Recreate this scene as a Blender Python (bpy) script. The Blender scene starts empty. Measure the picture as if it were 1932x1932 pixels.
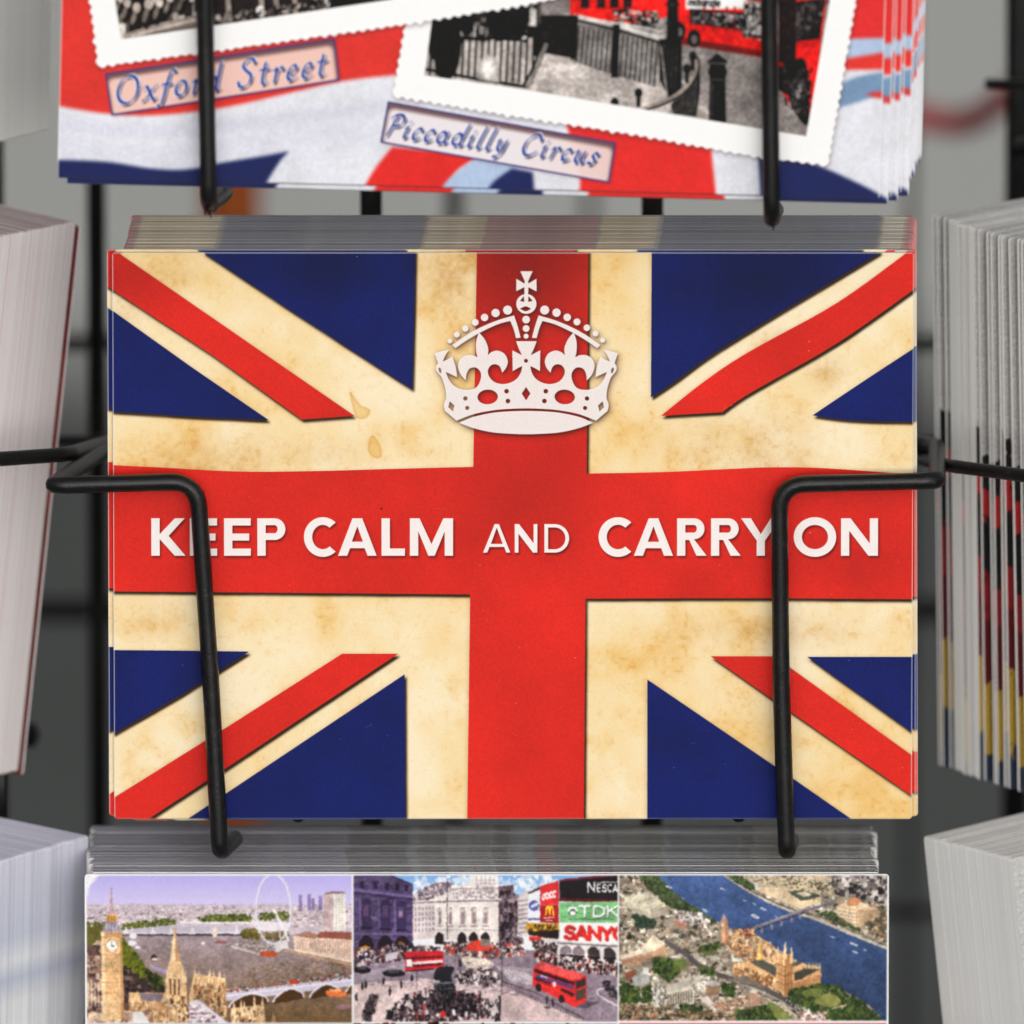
import bpy, math, random
import numpy as np
from mathutils import Vector, Matrix

R = math.radians
rng = np.random.RandomState(7)
random.seed(7)
scene = bpy.context.scene
C = scene.collection

# ------------------------------------------------------------------ camera
ZC = 0.95                      # height of the middle pocket
DIST = 4.5
PITCH = R(15)
FRAME = 0.1895                 # metres across the frame at DIST
cam_data = bpy.data.cameras.new('camera')
cam = bpy.data.objects.new('camera', cam_data)
C.objects.link(cam)
cam.location = (0, -DIST * math.cos(PITCH), ZC + DIST * math.sin(PITCH))
cam.rotation_euler = (R(90) - PITCH, 0, 0)
cam_data.sensor_width = 36
cam_data.lens = 36 * DIST / FRAME
cam_data.clip_start = 0.05
cam_data.clip_end = 400
cam_data.dof.use_dof = True
cam_data.dof.focus_distance = DIST - .001
cam_data.dof.aperture_fstop = cam_data.lens / 72.0
scene.camera = cam
CAM = Vector(cam.location)
FWD = Vector((0, math.cos(PITCH), -math.sin(PITCH)))
UPV = Vector((0, math.sin(PITCH), math.cos(PITCH)))

# ------------------------------------------------------------------ light
world = bpy.data.worlds.new('World')
scene.world = world
world.use_nodes = True
wn, wl = world.node_tree.nodes, world.node_tree.links
wn.clear()
sky = wn.new('ShaderNodeTexSky')
sky.sky_type = 'NISHITA'
sky.sun_disc = False
SUN_EL, SUN_AZ = R(12), R(172)       # azimuth measured so that the light comes from behind the camera
sky.sun_elevation = SUN_EL
sky.sun_rotation = SUN_AZ
sky.dust_density = 3.0
hsv = wn.new('ShaderNodeHueSaturation')
hsv.inputs['Saturation'].default_value = 0.12     # overcast: a grey sky
bg = wn.new('ShaderNodeBackground')
bg.inputs['Strength'].default_value = 0.10
wo = wn.new('ShaderNodeOutputWorld')
wl.new(sky.outputs['Color'], hsv.inputs['Color'])
wl.new(hsv.outputs['Color'], bg.inputs['Color'])
wl.new(bg.outputs['Background'], wo.inputs['Surface'])

sun_data = bpy.data.lights.new('sun', 'SUN')
sun_data.energy = 1.5
sun_data.angle = R(80)
sun_data.color = (1.0, 0.975, 0.94)
sun = bpy.data.objects.new('sun', sun_data)
C.objects.link(sun)
sun_dir = Vector((math.sin(SUN_AZ) * math.cos(SUN_EL), math.cos(SUN_AZ) * math.cos(SUN_EL), math.sin(SUN_EL)))
sun.rotation_euler = sun_dir.to_track_quat('Z', 'Y').to_euler()
sun.location = (0, -3, 5)

vs = scene.view_settings
vs.view_transform = 'Standard'
vs.look = 'None'
vs.exposure = 0.13
vs.gamma = 1.0
vs.use_curve_mapping = False
scene.render.engine = 'CYCLES'
scene.cycles.use_denoising = True
scene.cycles.max_bounces = 6
scene.render.film_transparent = False

# ------------------------------------------------------------------ helpers: tags, points
def tag(o, label=None, cat=None, group=None, kind=None):
    if label: o['label'] = label
    if cat: o['category'] = cat
    if group: o['group'] = group
    if kind: o['kind'] = kind
    return o

def at(px, py, depth):
    """point seen at (px, py) of a 1932-unit frame; depth 1.5 is the middle of the front card, larger lies behind it"""
    depth = depth - 1.5 + DIST
    k = FRAME / DIST / 1932.0 * depth
    return CAM + FWD * depth + Vector((1, 0, 0)) * ((px - 966) * k) - UPV * ((py - 966) * k)

def new_obj(name, verts, faces, mat=None, parent=None, smooth=False):
    me = bpy.data.meshes.new(name)
    me.from_pydata([tuple(v) for v in verts], [], faces)
    me.update()
    if smooth:
        for p in me.polygons: p.use_smooth = True
    o = bpy.data.objects.new(name, me)
    C.objects.link(o)
    if mat: me.materials.append(mat)
    if parent: o.parent = parent
    return o

# ------------------------------------------------------------------ node material helpers
def mat_new(name):
    m = bpy.data.materials.new(name)
    m.use_nodes = True
    nt = m.node_tree
    b = nt.nodes['Principled BSDF']
    return m, nt, b

def ramp(nt, stops, interp='LINEAR'):
    n = nt.nodes.new('ShaderNodeValToRGB')
    cr = n.color_ramp
    cr.interpolation = interp
    while len(cr.elements) > len(stops): cr.elements.remove(cr.elements[-1])
    while len(cr.elements) < len(stops): cr.elements.new(0.5)
    for e, (p, c) in zip(cr.elements, stops):
        e.position = p
        e.color = (c[0], c[1], c[2], 1)
    return n

def noise(nt, scale, detail=4, coord=None, rough=0.6, vec_scale=None):
    tc = nt.nodes.new('ShaderNodeTexCoord')
    n = nt.nodes.new('ShaderNodeTexNoise')
    n.inputs['Scale'].default_value = scale
    n.inputs['Detail'].default_value = detail
    n.inputs['Roughness'].default_value = rough
    if vec_scale:
        mp = nt.nodes.new('ShaderNodeMapping')
        mp.inputs['Scale'].default_value = vec_scale
        nt.links.new(tc.outputs[coord or 'Object'], mp.inputs['Vector'])
        nt.links.new(mp.outputs['Vector'], n.inputs['Vector'])
    else:
        nt.links.new(tc.outputs[coord or 'Object'], n.inputs['Vector'])
    return n

def mixc(nt, fac, a, b, mode='MIX'):
    n = nt.nodes.new('ShaderNodeMix')
    n.data_type = 'RGBA'
    n.blend_type = mode
    def put(sock, v):
        if isinstance(v, (int, float)): sock.default_value = v
        elif isinstance(v, tuple): sock.default_value = (v[0], v[1], v[2], 1)
        else: nt.links.new(v, sock)
    put(n.inputs[0], fac); put(n.inputs[6], a); put(n.inputs[7], b)
    return n.outputs[2]

def s2l(c):
    c = np.asarray(c, float) / 255.0
    return tuple(np.where(c <= 0.04045, c / 12.92, ((c + 0.055) / 1.055) ** 2.4))

# ------------------------------------------------------------------ print shop: a small polygon painter for the printed fronts
def smooth_path(pts, closed=True, n=6):
    """Catmull-Rom through points; a third value 1 marks a hard corner"""
    P = [np.array(p[:2], float) for p in pts]
    K = [len(p) > 2 and p[2] for p in pts]
    N = len(P)
    out = []
    last = N if closed else N - 1
    for i in range(last):
        p1, p2 = P[i], P[(i + 1) % N]
        p0 = P[i - 1] if (i > 0 or closed) else p1
        p3 = P[(i + 2) % N] if (closed or i + 2 < N) else p2
        if K[i]: p0 = p1
        if K[(i + 1) % N]: p3 = p2
        for t in np.arange(n) / n:
            out.append(0.5 * ((2 * p1) + (-p0 + p2) * t + (2 * p0 - 5 * p1 + 4 * p2 - p3) * t * t + (-p0 + 3 * p1 - 3 * p2 + p3) * t ** 3))
    if not closed: out.append(P[-1])
    return np.array(out)

def ell(cx, cy, rx, ry=None, rot=0, n=28):
    ry = ry or rx
    a = np.linspace(0, 2 * np.pi, n, endpoint=False)
    x, y = rx * np.cos(a), ry * np.sin(a)
    c, s = np.cos(rot), np.sin(rot)
    return np.stack([cx + x * c - y * s, cy + x * s + y * c], 1)

def value_noise(h, w, scale, rs):
    gh, gw = int(h / scale) + 3, int(w / scale) + 3
    g = rs.rand(gh, gw).astype(np.float32)
    oy, ox = rs.rand(2)
    y = np.arange(h) / scale + oy
    x = np.arange(w) / scale + ox
    yi, xi = y.astype(int), x.astype(int)
    fy, fx = y - yi, x - xi
    fy = (fy * fy * (3 - 2 * fy))[:, None]
    fx = (fx * fx * (3 - 2 * fx))[None]
    a = g[yi][:, xi]; b = g[yi][:, np.minimum(xi + 1, gw - 1)]
    yj = np.minimum(yi + 1, gh - 1)
    c = g[yj][:, xi]; d = g[yj][:, np.minimum(xi + 1, gw - 1)]
    return ((a * (1 - fx) + b * fx) * (1 - fy) + (c * (1 - fx) + d * fx) * fy).astype(np.float32)

def fbm(h, w, scale, octs, rs, gain=0.55):
    t = np.zeros((h, w), np.float32); amp = 1.0; tot = 0
    for k in range(octs):
        t += amp * value_noise(h, w, max(scale, 1.0), rs)
        tot += amp; amp *= gain; scale /= 2
        if scale < 1: break
    return t / tot

def box_blur(m, r):
    r = int(max(1, round(r)))
    for ax in (0, 1):
        for _ in range(2):
            p = np.concatenate([np.repeat(np.take(m, [0], ax), r + 1, ax), m, np.repeat(np.take(m, [-1], ax), r, ax)], ax)
            c = np.cumsum(p, ax, dtype=np.float64)
            n = m.shape[ax]
            m = ((np.take(c, np.arange(2 * r + 1, 2 * r + 1 + n), ax) - np.take(c, np.arange(0, n), ax)) / (2 * r + 1)).astype(np.float32)
    return m

class Art:
    def __init__(self, W, H, fmap, base=(255, 255, 255)):
        self.W, self.H, self.map = W, H, fmap
        self.a = np.empty((H, W, 3), np.float32)
        self.a[:] = np.array(base, np.float32) / 255
        self.clip = None
        self.fine = 1.0
    def cover(self, rings, raw=False):
        SS = 3
        rs_ = [(np.asarray(r, float) if raw else self.map(np.asarray(r, float))) for r in rings]
        allp = np.concatenate(rs_)
        x0 = max(int(np.floor(allp[:, 0].min())), 0); x1 = min(int(np.ceil(allp[:, 0].max())) + 1, self.W)
        y0 = max(int(np.floor(allp[:, 1].min())), 0); y1 = min(int(np.ceil(allp[:, 1].max())) + 1, self.H)
        if x1 <= x0 or y1 <= y0: return None
        w, h = (x1 - x0) * SS, (y1 - y0) * SS
        tog = np.zeros((h, w + 1), np.int32)
        for r in rs_:
            q = (r - (x0, y0)) * SS
            nxt = np.roll(q, -1, 0)
            for (ax, ay), (bx, by) in zip(q, nxt):
                if ay == by: continue
                if ay > by: ax, ay, bx, by = bx, by, ax, ay
                r0 = max(int(math.ceil(ay - 0.5)), 0); r1 = min(int(math.ceil(by - 0.5)), h)
                if r1 <= r0: continue
                rows = np.arange(r0, r1)
                xs = ax + (rows + 0.5 - ay) * (bx - ax) / (by - ay)
                np.add.at(tog, (rows, np.clip(np.ceil(xs - 0.5), 0, w).astype(int)), 1)
        m = (np.cumsum(tog, 1)[:, :w] & 1).astype(np.float32)
        m = m.reshape(y1 - y0, SS, x1 - x0, SS).mean((1, 3))
        return x0, y0, x1, y1, m
    def fill(self, rings, col, alpha=1.0, raw=False):
        if not isinstance(rings, list) or (len(rings) and np.ndim(rings[0]) == 1): rings = [rings]
        cv = self.cover(rings, raw)
        if cv is None: return
        x0, y0, x1, y1, m = cv
        m = m * alpha
        if self.clip is not None: m = m * self.clip[y0:y1, x0:x1]
        c = np.array(col, np.float32) / 255
        s = self.a[y0:y1, x0:x1]
        s += (c - s) * m[..., None]
    def mask(self, rings):
        out = np.zeros((self.H, self.W), np.float32)
        cv = self.cover(rings)
        if cv is not None:
            x0, y0, x1, y1, m = cv
            out[y0:y1, x0:x1] = m
        return out
    def blend(self, m, col):
        if self.clip is not None: m = m * self.clip
        c = np.array(col, np.float32)
        if c.ndim == 1: c = c / 255
        self.a += (c - self.a) * m[..., None]
    def shadow(self, m, dx, dy, blur, col, k):
        dx, dy = int(round(dx)), int(round(dy))
        s = np.roll(np.roll(m, dx, 1), dy, 0)
        if dy > 0: s[:dy] = s[dy:dy + 1]
        if dx > 0: s[:, :dx] = s[:, dx:dx + 1]
        self.blend(np.clip(box_blur(s, blur) * k, 0, 1), col)
    def line(self, pts, w, col, alpha=1.0):
        p = np.asarray(pts, float)
        for a, b in zip(p[:-1], p[1:]):
            d = b - a; L = np.hypot(*d)
            if L == 0: continue
            n = np.array([-d[1], d[0]]) / L * w / 2; t = d / L * w * 0.25
            self.fill([[a + n - t, b + n + t, b - n + t, a - n - t]], col, alpha)
    def rect(self, x0, y0, x1, y1, col, alpha=1.0):
        self.fill([[(x0, y0), (x1, y0), (x1, y1), (x0, y1)]], col, alpha)
    def scatter(self, poly, n, smin, smax, pal, jit=14, shape='quad', aspect=1.0, rs=rng):
        p = np.asarray(poly, float)
        lo, hi = p.min(0), p.max(0)
        cnt = 0
        n = int(n / self.fine ** 1.5); smin, smax = smin * self.fine, smax * self.fine
        while cnt < n:
            q = lo + rs.rand(2) * (hi - lo)
            ins = False
            for a, b in zip(p, np.roll(p, -1, 0)):
                if (a[1] > q[1]) != (b[1] > q[1]) and q[0] < a[0] + (q[1] - a[1]) * (b[0] - a[0]) / (b[1] - a[1]): ins = not ins
            if not ins: continue
            cnt += 1
            s = smin + rs.rand() * (smax - smin)
            c = np.array(pal[rs.randint(len(pal))], float) + rs.randn() * jit
            c = np.clip(c, 0, 255)
            if shape == 'blob':
                e = ell(0, 0, s, s * aspect, rs.rand() * 3, 9) * (1 + 0.3 * rs.randn(9, 1) * 0.6)
                self.fill([q + e], c)
            else:
                w, h = s * (0.5 + rs.rand()), s * aspect * (0.5 + rs.rand())
                sk = rs.randn() * 0.15 * s
                self.fill([[q + (-w, -h), q + (w, -h + sk), q + (w, h + sk), q + (-w, h)]], c)
    def grain(self, amt, scale=1.0, rs=rng):
        n = rs.randn(self.H, self.W).astype(np.float32)
        if scale > 1: n = box_blur(n, scale) * scale * 2
        self.a *= (1 + amt * n)[..., None]
    def image(self, name):
        im = bpy.data.images.new(name, self.W, self.H, alpha=False)
        px = np.ones((self.H, self.W, 4), np.float32)
        px[..., :3] = np.clip(self.a, 0, 1)[::-1]
        im.pixels.foreach_set(px.ravel())
        im.update()
        im.pack()
        return im

# block capitals as filled outlines: unit cap height, y down, (rings, width)
def arc_pts(cx, cy, rx, ry, a0, a1, n=22):
    a = np.radians(np.linspace(a0, a1, n))
    return [(cx + rx * math.cos(t), cy + ry * math.sin(t)) for t in a]

def glyph(ch, s, w):
    if ch == 'K':
        return [[(0, 0), (s, 0), (s, .42), (w - s * 1.28, 0), (w - .02, 0), (s * 1.0 + .24, .47), (w, 1), (w - s * 1.3, 1), (s, .56), (s, 1), (0, 1)]]
    if ch == 'E':
        t = s * .86
        return [[(0, 0), (w, 0), (w, t), (s, t), (s, .5 - t / 2), (w * .94, .5 - t / 2), (w * .94, .5 + t / 2), (s, .5 + t / 2), (s, 1 - t), (w, 1 - t), (w, 1), (0, 1)]]
    if ch in 'PR':
        t = s * .82; b = .58 if ch == 'P' else .56; r = b / 2
        out = [(0, 0), (w - r, 0)] + arc_pts(w - r, r, r, r, -90, 90) 
        if ch == 'P': out += [(s, b), (s, 1), (0, 1)]
        else: out += [(w - r + .0, b), (w + .06, 1), (w + .06 - s * 1.25, 1), (s + .1, b + .02), (s, b + .02), (s, 1), (0, 1)]
        inn = [(s, t), (w - r, t)] + arc_pts(w - r, r, max(r - s * .95, .05), r - t, -90, 90) + [(s, b - t)]
        return [out, inn]
    if ch == 'C':
        cx = w * .56; ro = w * .56
        o = arc_pts(cx, .5, ro, .53, -47, -313, 40)
        i = arc_pts(cx, .5, ro - s, .53 - s * .93, -313 + 3, -47 - 3, 40)
        return [o + i]
    if ch == 'O':
        return [arc_pts(w / 2, .5, w / 2, .53, 0, 352, 44), arc_pts(w / 2, .5, w / 2 - s, .53 - s * .95, 0, 352, 44)]
    if ch == 'A':
        m = w / 2; t = s * .8
        return [[(m - s * .58, 0), (m + s * .58, 0), (w, 1), (w - s * 1.1, 1), (w - s * 1.1 - .075, .8), (s * 1.1 + .075, .8), (s * 1.1, 1), (0, 1)],
                [(m, s * .98), (m + (.8 - t - s * .98) * .36, .8 - t), (m - (.8 - t - s * .98) * .36, .8 - t)]]
    if ch == 'L':
        return [[(0, 0), (s, 0), (s, 1 - s * .88), (w, 1 - s * .88), (w, 1), (0, 1)]]
    if ch == 'M':
        return [[(0, 0), (s * 1.15, 0), (w / 2, .68), (w - s * 1.15, 0), (w, 0), (w, 1), (w - s, 1), (w - s, .36), (w / 2 + s * .38, 1), (w / 2 - s * .38, 1), (s, .36), (s, 1), (0, 1)]]
    if ch == 'N':
        return [[(0, 0), (s * 1.15, 0), (w - s, .66), (w - s, 0), (w, 0), (w, 1), (w - s * 1.15, 1), (s, .34), (s, 1), (0, 1)]]
    if ch == 'Y':
        m = w / 2
        return [[(0, 0), (s * 1.2, 0), (m, .42), (w - s * 1.2, 0), (w, 0), (m + s / 2, .6), (m + s / 2, 1), (m - s / 2, 1), (m - s / 2, .6)]]
    if ch == 'D':
        t = s * .9
        return [[(0, 0), (w * .42, 0)] + arc_pts(w * .42, .5, w * .58, .5, -90, 90) + [(0, 1)],
                [(s, t), (w * .42, t)] + arc_pts(w * .42, .5, w * .58 - s, .5 - t, -90, 90) + [(s, 1 - t)]]
    return []

# single-line skeletons (y up, cap height 1) for small lettering and for the italic captions
def loop(cx, cy, rx, ry, n=14):
    return [tuple(p) for p in ell(cx, cy, rx, ry, 0, n)] + [(cx + rx, cy)]
ITALIC = {
 'O': ([loop(.46, .5, .44, .5)], 1.0),
 'x': ([[(0, .46), (.1, .52), (.2, .42), (.4, .1), (.5, 0), (.6, .06)], [(.56, .52), (.42, .42), (.14, .06), (0, .02)]], .62),
 'f': ([[(.55, .93), (.42, 1.0), (.3, .85), (.2, .4), (.12, -.05), (.02, -.25), (-.1, -.24)], [(.02, .5), (.44, .5)]], .46),
 'o': ([loop(.26, .27, .23, .27)], .6),
 'r': ([[(0, .42), (.1, .52), (.12, .36), (.08, 0)], [(.1, .28), (.22, .48), (.34, .53), (.4, .44)]], .45),
 'd': ([loop(.24, .27, .21, .27), [(.55, 1.02), (.48, .5), (.45, .1), (.5, 0), (.6, .07)]], .66),
 'S': ([[(.64, .84), (.5, 1), (.24, .96), (.14, .76), (.32, .56), (.52, .4), (.5, .14), (.28, 0), (.08, .03), (0, .2)]], .76),
 't': ([[(.2, .78), (.14, .3), (.14, .08), (.22, 0), (.34, .07)], [(0, .52), (.38, .54)]], .44),
 'e': ([[(.05, .24), (.25, .28), (.38, .41), (.3, .53), (.15, .49), (.04, .28), (.06, .08), (.2, 0), (.4, .09)]], .5),
 'P': ([[(.26, .98), (.17, .4), (.1, 0)], [(.0, .84), (.2, 1), (.5, 1.0), (.66, .8), (.54, .55), (.22, .48)]], .72),
 'i': ([[(.0, .44), (.1, .52), (.08, .2), (.1, .02), (.22, .07)], [(.13, .73), (.15, .76)]], .32),
 'c': ([[(.38, .43), (.28, .53), (.12, .46), (.03, .25), (.1, .03), (.22, 0), (.38, .09)]], .47),
 'a': ([loop(.22, .26, .2, .26), [(.45, .53), (.41, .2), (.45, .02), (.56, .08)]], .62),
 'l': ([[(.15, 1.02), (.08, .5), (.06, .1), (.12, 0), (.23, .07)]], .32),
 'y': ([[(.02, .46), (.1, .51), (.1, .2), (.2, .03), (.32, .1), (.44, .5)], [(.44, .52), (.39, .0), (.26, -.25), (.05, -.28)]], .58),
 'C': ([[(.8, .76), (.62, .98), (.36, .95), (.1, .65), (.08, .3), (.25, .03), (.5, 0), (.76, .2)]], .86),
 'u': ([[(.0, .44), (.1, .51), (.08, .15), (.18, 0), (.3, .08), (.43, .5)], [(.44, .52), (.41, .1), (.48, 0), (.58, .07)]], .62),
 's': ([[(.36, .44), (.22, .53), (.1, .42), (.2, .28), (.3, .15), (.18, .0), (.0, .05)]], .44),
 ' ': ([], .42)}
PLAIN = {
 'N': ([[(0, 0), (0, 1)], [(0, 1), (.6, 0)], [(.6, 0), (.6, 1)]], .6), 'E': ([[(0, 0), (0, 1)], [(0, 1), (.5, 1)], [(0, .5), (.42, .5)], [(0, 0), (.5, 0)]], .5),
 'S': ([[(.5, .86), (.3, 1), (.08, .88), (.1, .6), (.42, .45), (.5, .15), (.25, 0), (.0, .14)]], .5), 'C': ([[(.55, .86), (.32, 1), (.05, .75), (.05, .25), (.32, 0), (.55, .14)]], .55),
 'A': ([[(0, 0), (.32, 1)], [(.32, 1), (.64, 0)], [(.12, .33), (.52, .33)]], .64), 'T': ([[(0, 1), (.64, 1)], [(.32, 1), (.32, 0)]], .64),
 'D': ([[(0, 0), (0, 1)], [(0, 1), (.3, 1), (.6, .75), (.6, .25), (.3, 0), (0, 0)]], .6), 'K': ([[(0, 0), (0, 1)], [(.55, 1), (0, .45)], [(.15, .6), (.6, 0)]], .6),
 'Y': ([[(0, 1), (.3, .5)], [(.6, 1), (.3, .5)], [(.3, .5), (.3, 0)]], .6), 'O': ([loop(.35, .5, .35, .5)], .7),
 'm': ([[(0, 0), (0, .6)], [(0, .45), (.15, .6), (.3, .5), (.3, 0)], [(.3, .45), (.45, .6), (.6, .5), (.6, 0)]], .6), 'c': ([[(.4, .5), (.2, .6), (.02, .3), (.2, 0), (.4, .1)]], .4),
 'k': ([[(0, 0), (0, 1)], [(.4, .6), (0, .28)], [(.12, .38), (.42, 0)]], .42), 'e': ([[(.02, .3), (.42, .3), (.36, .55), (.18, .6), (.02, .3), (.18, 0), (.42, .08)]], .42),
 'n': ([[(0, 0), (0, .6)], [(0, .45), (.2, .6), (.38, .48), (.38, 0)]], .4), 'z': ([[(0, .6), (.38, .6), (0, 0), (.38, 0)]], .4), 'i': ([[(0, 0), (0, .6)], [(0, .82), (0, .9)]], .05)}

def sweep_rings(pts, nib):
    """outline pieces of a stroke drawn with a nib polygon"""
    rings = []
    p = np.asarray(pts, float)
    for a, b in zip(p[:-1], p[1:]):
        q = np.concatenate([a + nib, b + nib])
        # convex hull
        q = q[np.lexsort((q[:, 1], q[:, 0]))]
        def half(q):
            h = []
            for v in q:
                while len(h) > 1 and (h[-1][0] - h[-2][0]) * (v[1] - h[-2][1]) - (h[-1][1] - h[-2][1]) * (v[0] - h[-2][0]) <= 0: h.pop()
                h.append(v)
            return h
        rings.append(np.array(half(q)[:-1] + half(q[::-1])[:-1]))
    return rings

def text_rings(text, font, origin, height, angle, nib, slant=0.0, track=.1, width=None, gap=1.0):
    """all stroke pieces of a line of text, in picture units (y down)"""
    adv = 0; strokes = []
    for ch in text:
        st, w = font[ch]
        for s in st:
            pts = smooth_path(s, closed=False, n=5) if len(s) > 2 and font is ITALIC or len(s) > 6 else np.array(s, float)
            pts = pts.copy()
            pts[:, 0] += adv + slant * pts[:, 1]
            strokes.append(pts)
        adv += w + track
    sx = 1.0
    if width: sx = width / (adv * height)
    c, s_ = math.cos(angle), math.sin(angle)
    rings = []
    for p in strokes:
        x = p[:, 0] * height * sx; y = -p[:, 1] * height
        q = np.stack([origin[0] + x * c - y * s_, origin[1] + x * s_ + y * c], 1)
        rings += sweep_rings(q, nib)
    return rings

def union_mask(art, rings):
    out = np.zeros((art.H, art.W), np.float32)
    for r in rings:
        cv = art.cover([r])
        if cv is None: continue
        x0, y0, x1, y1, m = cv
        out[y0:y1, x0:x1] = np.maximum(out[y0:y1, x0:x1], m)
    return out

W_CARD, H_CARD = 0.148, 0.1078

#ART-BEGIN
# ------------------------------------------------------------------ print 1: flag, crown and slogan
def paint_flag():
    W, H = 2200, 1602
    X0, X1, Y0, Y1 = 213.0, 1723.0, 476.0, 1545.0
    f = lambda p: np.stack([(p[:, 0] - X0) / (X1 - X0) * W, (p[:, 1] - Y0) / (Y1 - Y0) * H], 1)
    A = Art(W, H, f)
    rs = np.random.RandomState(3)
    # aged paper
    n1 = fbm(H, W, 300, 5, rs); n2 = fbm(H, W, 90, 5, rs); n3 = fbm(H, W, 12, 3, rs)
    st = np.clip((n1 * .74 + n2 * .26 - .36) * 3.0, 0, 1)
    st2 = np.clip((n2 * .6 + n1 * .4 - .535) * 5.5, 0, 1)
    sp = np.clip((n3 - .60) * 4, 0, 1)
    light, mid, dark, brown = [np.array(c, np.float32) / 255 for c in ((250, 233, 198), (240, 200, 126), (222, 152, 58), (150, 92, 38))]
    A.a[:] = light
    A.blend(st * .80, mid[None, None] * np.ones_like(A.a))
    A.blend(st2 * (.10 + .24 * n3), dark[None, None] * np.ones_like(A.a))
    A.blend(sp * (.12 + .3 * st2), dark[None, None] * np.ones_like(A.a))
    # scorched patch beside the crown, corners
    yy, xx = np.mgrid[0:H, 0:W]
    def glow(px, py, rx, ry):
        q = f(np.array([[px, py]]))[0]
        return np.exp(-(((xx - q[0]) / (rx * W / (X1 - X0))) ** 2 + ((yy - q[1]) / (ry * H / (Y1 - Y0))) ** 2)).astype(np.float32)
    burn = np.zeros((H, W), np.float32)
    for g in ((850, 520, 55, 60, .8), (880, 500, 40, 35, .9), (1560, 700, 30, 28, .7), (1450, 850, 70, 60, .55), (1470, 640, 40, 20, .6), (400, 870, 110, 45, .5),
              (320, 520, 60, 40, .45), (1330, 830, 80, 50, .3), (590, 850, 90, 30, .3), (1440, 1190, 140, 30, .45), (300, 1165, 60, 40, .3), (250, 580, 40, 30, .5)):
        burn = np.maximum(burn, glow(*g[:4]) * g[4])
    A.blend(burn * (.3 + .7 * n3) * np.clip(n2 * 1.6, 0, 1), (186, 122, 44))
    # two drips
    for d in ([(660, 738), (672, 752), (682, 764), (698, 772), (692, 786), (676, 788), (668, 775)], [(702, 820), (716, 836), (720, 858), (706, 862), (694, 846)]):
        m = A.mask([smooth_path(d)])
        A.blend(box_blur(m, 3) * .42, (228, 172, 74))
        e = np.clip(m - box_blur(m, 5), 0, 1)
        A.blend(e * .7, (196, 128, 40))
    paper = A.a.copy()
    red_rings = [
        [(200, 466), (224, 476), (450, 632), (669, 783), (570, 790), (400, 668), (200, 537)],
        smooth_path([(1740, 457, 1), (1723, 466), (1579, 570), (1415, 661), (1330, 717), (1247, 783, 1), (1362, 776, 1), (1415, 740), (1579, 646), (1740, 533, 1)]),
        [(190, 1520), (212, 1505), (430, 1369), (645, 1232), (751, 1232), (420, 1452), (270, 1550), (190, 1560)],
        [(1342, 1237), (1462, 1237), (1597, 1334), (1740, 1437), (1740, 1513), (1497, 1345)],
    ]
    vert = [(900, 470), (1110, 470), (1107, 890), (1105, 1130), (1102, 1550), (881, 1550), (887, 1120), (893, 880)]
    horiz = [smooth_path([(190, 875, 1), (300, 880), (450, 888), (600, 887), (740, 883), (900, 879, 1), (900, 1120, 1), (560, 1117), (190, 1114, 1)]),
             smooth_path([(1100, 892, 1), (1250, 889), (1380, 883), (1460, 880), (1560, 882), (1740, 895, 1), (1740, 1129, 1), (1400, 1127), (1100, 1128, 1)])]
    blue_rings = [
        [(376, 470), (784, 470), (778, 733), (560, 592)],
        [(190, 570), (213, 585), (360, 690), (507, 791), (360, 784), (190, 773)],
        smooth_path([(1229, 470, 1), (1672, 468, 1), (1560, 535), (1415, 622), (1330, 676), (1270, 720), (1228, 748, 1)]),
        smooth_path([(1740, 645, 1), (1630, 717), (1533, 782, 1), (1607, 791), (1723, 794), (1740, 793, 1)]),
        [(190, 1225), (330, 1226), (469, 1228), (340, 1310), (190, 1396)],
        [(763, 1271), (764, 1550), (345, 1550)],
        [(1524, 1238), (1740, 1238), (1740, 1393)],
        [(1222, 1281), (1497, 1468), (1615, 1550), (1222, 1550)],
    ]
    mr = np.zeros((H, W), np.float32); mb = mr.copy()
    for r in red_rings + [vert] + horiz: mr = np.maximum(mr, A.mask([np.array(r, float)]))
    for r in blue_rings: mb = np.maximum(mb, A.mask([np.array(r, float)]))
    u = W / (X1 - X0)
    allm = np.maximum(mr, mb)
    wob = 1 + .5 * (n2 - .5)
    A.shadow(allm * wob, 3.2 * u, 5.6 * u, 2 * u, (38, 24, 14), 1.15)
    A.shadow(allm, 0, 3 * u, 6 * u, (120, 80, 30), .35)
    nr = fbm(H, W, 240, 5, rs); nf = fbm(H, W, 5, 2, rs)
    redc = np.array((218, 38, 28), np.float32) / 255
    red = redc[None, None] * (1 + ((nr - .5) * .20 + (nf - .5) * .10))[..., None]
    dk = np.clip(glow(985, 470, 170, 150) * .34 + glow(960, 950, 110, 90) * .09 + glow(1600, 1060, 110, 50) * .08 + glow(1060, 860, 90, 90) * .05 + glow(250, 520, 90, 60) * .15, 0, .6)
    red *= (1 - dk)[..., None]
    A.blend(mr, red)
    blue = np.array((11, 26, 96), np.float32)[None, None] / 255 * (1 + ((fbm(H, W, 160, 4, rs) - .5) * .36 + (nf - .5) * .22))[..., None]
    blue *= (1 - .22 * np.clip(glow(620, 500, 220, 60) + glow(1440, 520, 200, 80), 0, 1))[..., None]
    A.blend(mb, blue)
    # crown: traced in a local 1932-wide frame, mapped on to the card
    cm = lambda p: np.stack([(840 + np.asarray(p, float)[:, 0] * .22257) / 1.06, (510 + np.asarray(p, float)[:, 1] * .22257) / 1.06], 1)
    mir = lambda pts: [(1910 - p[0],) + tuple(p[1:]) for p in pts][::-1]
    rings = []
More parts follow.
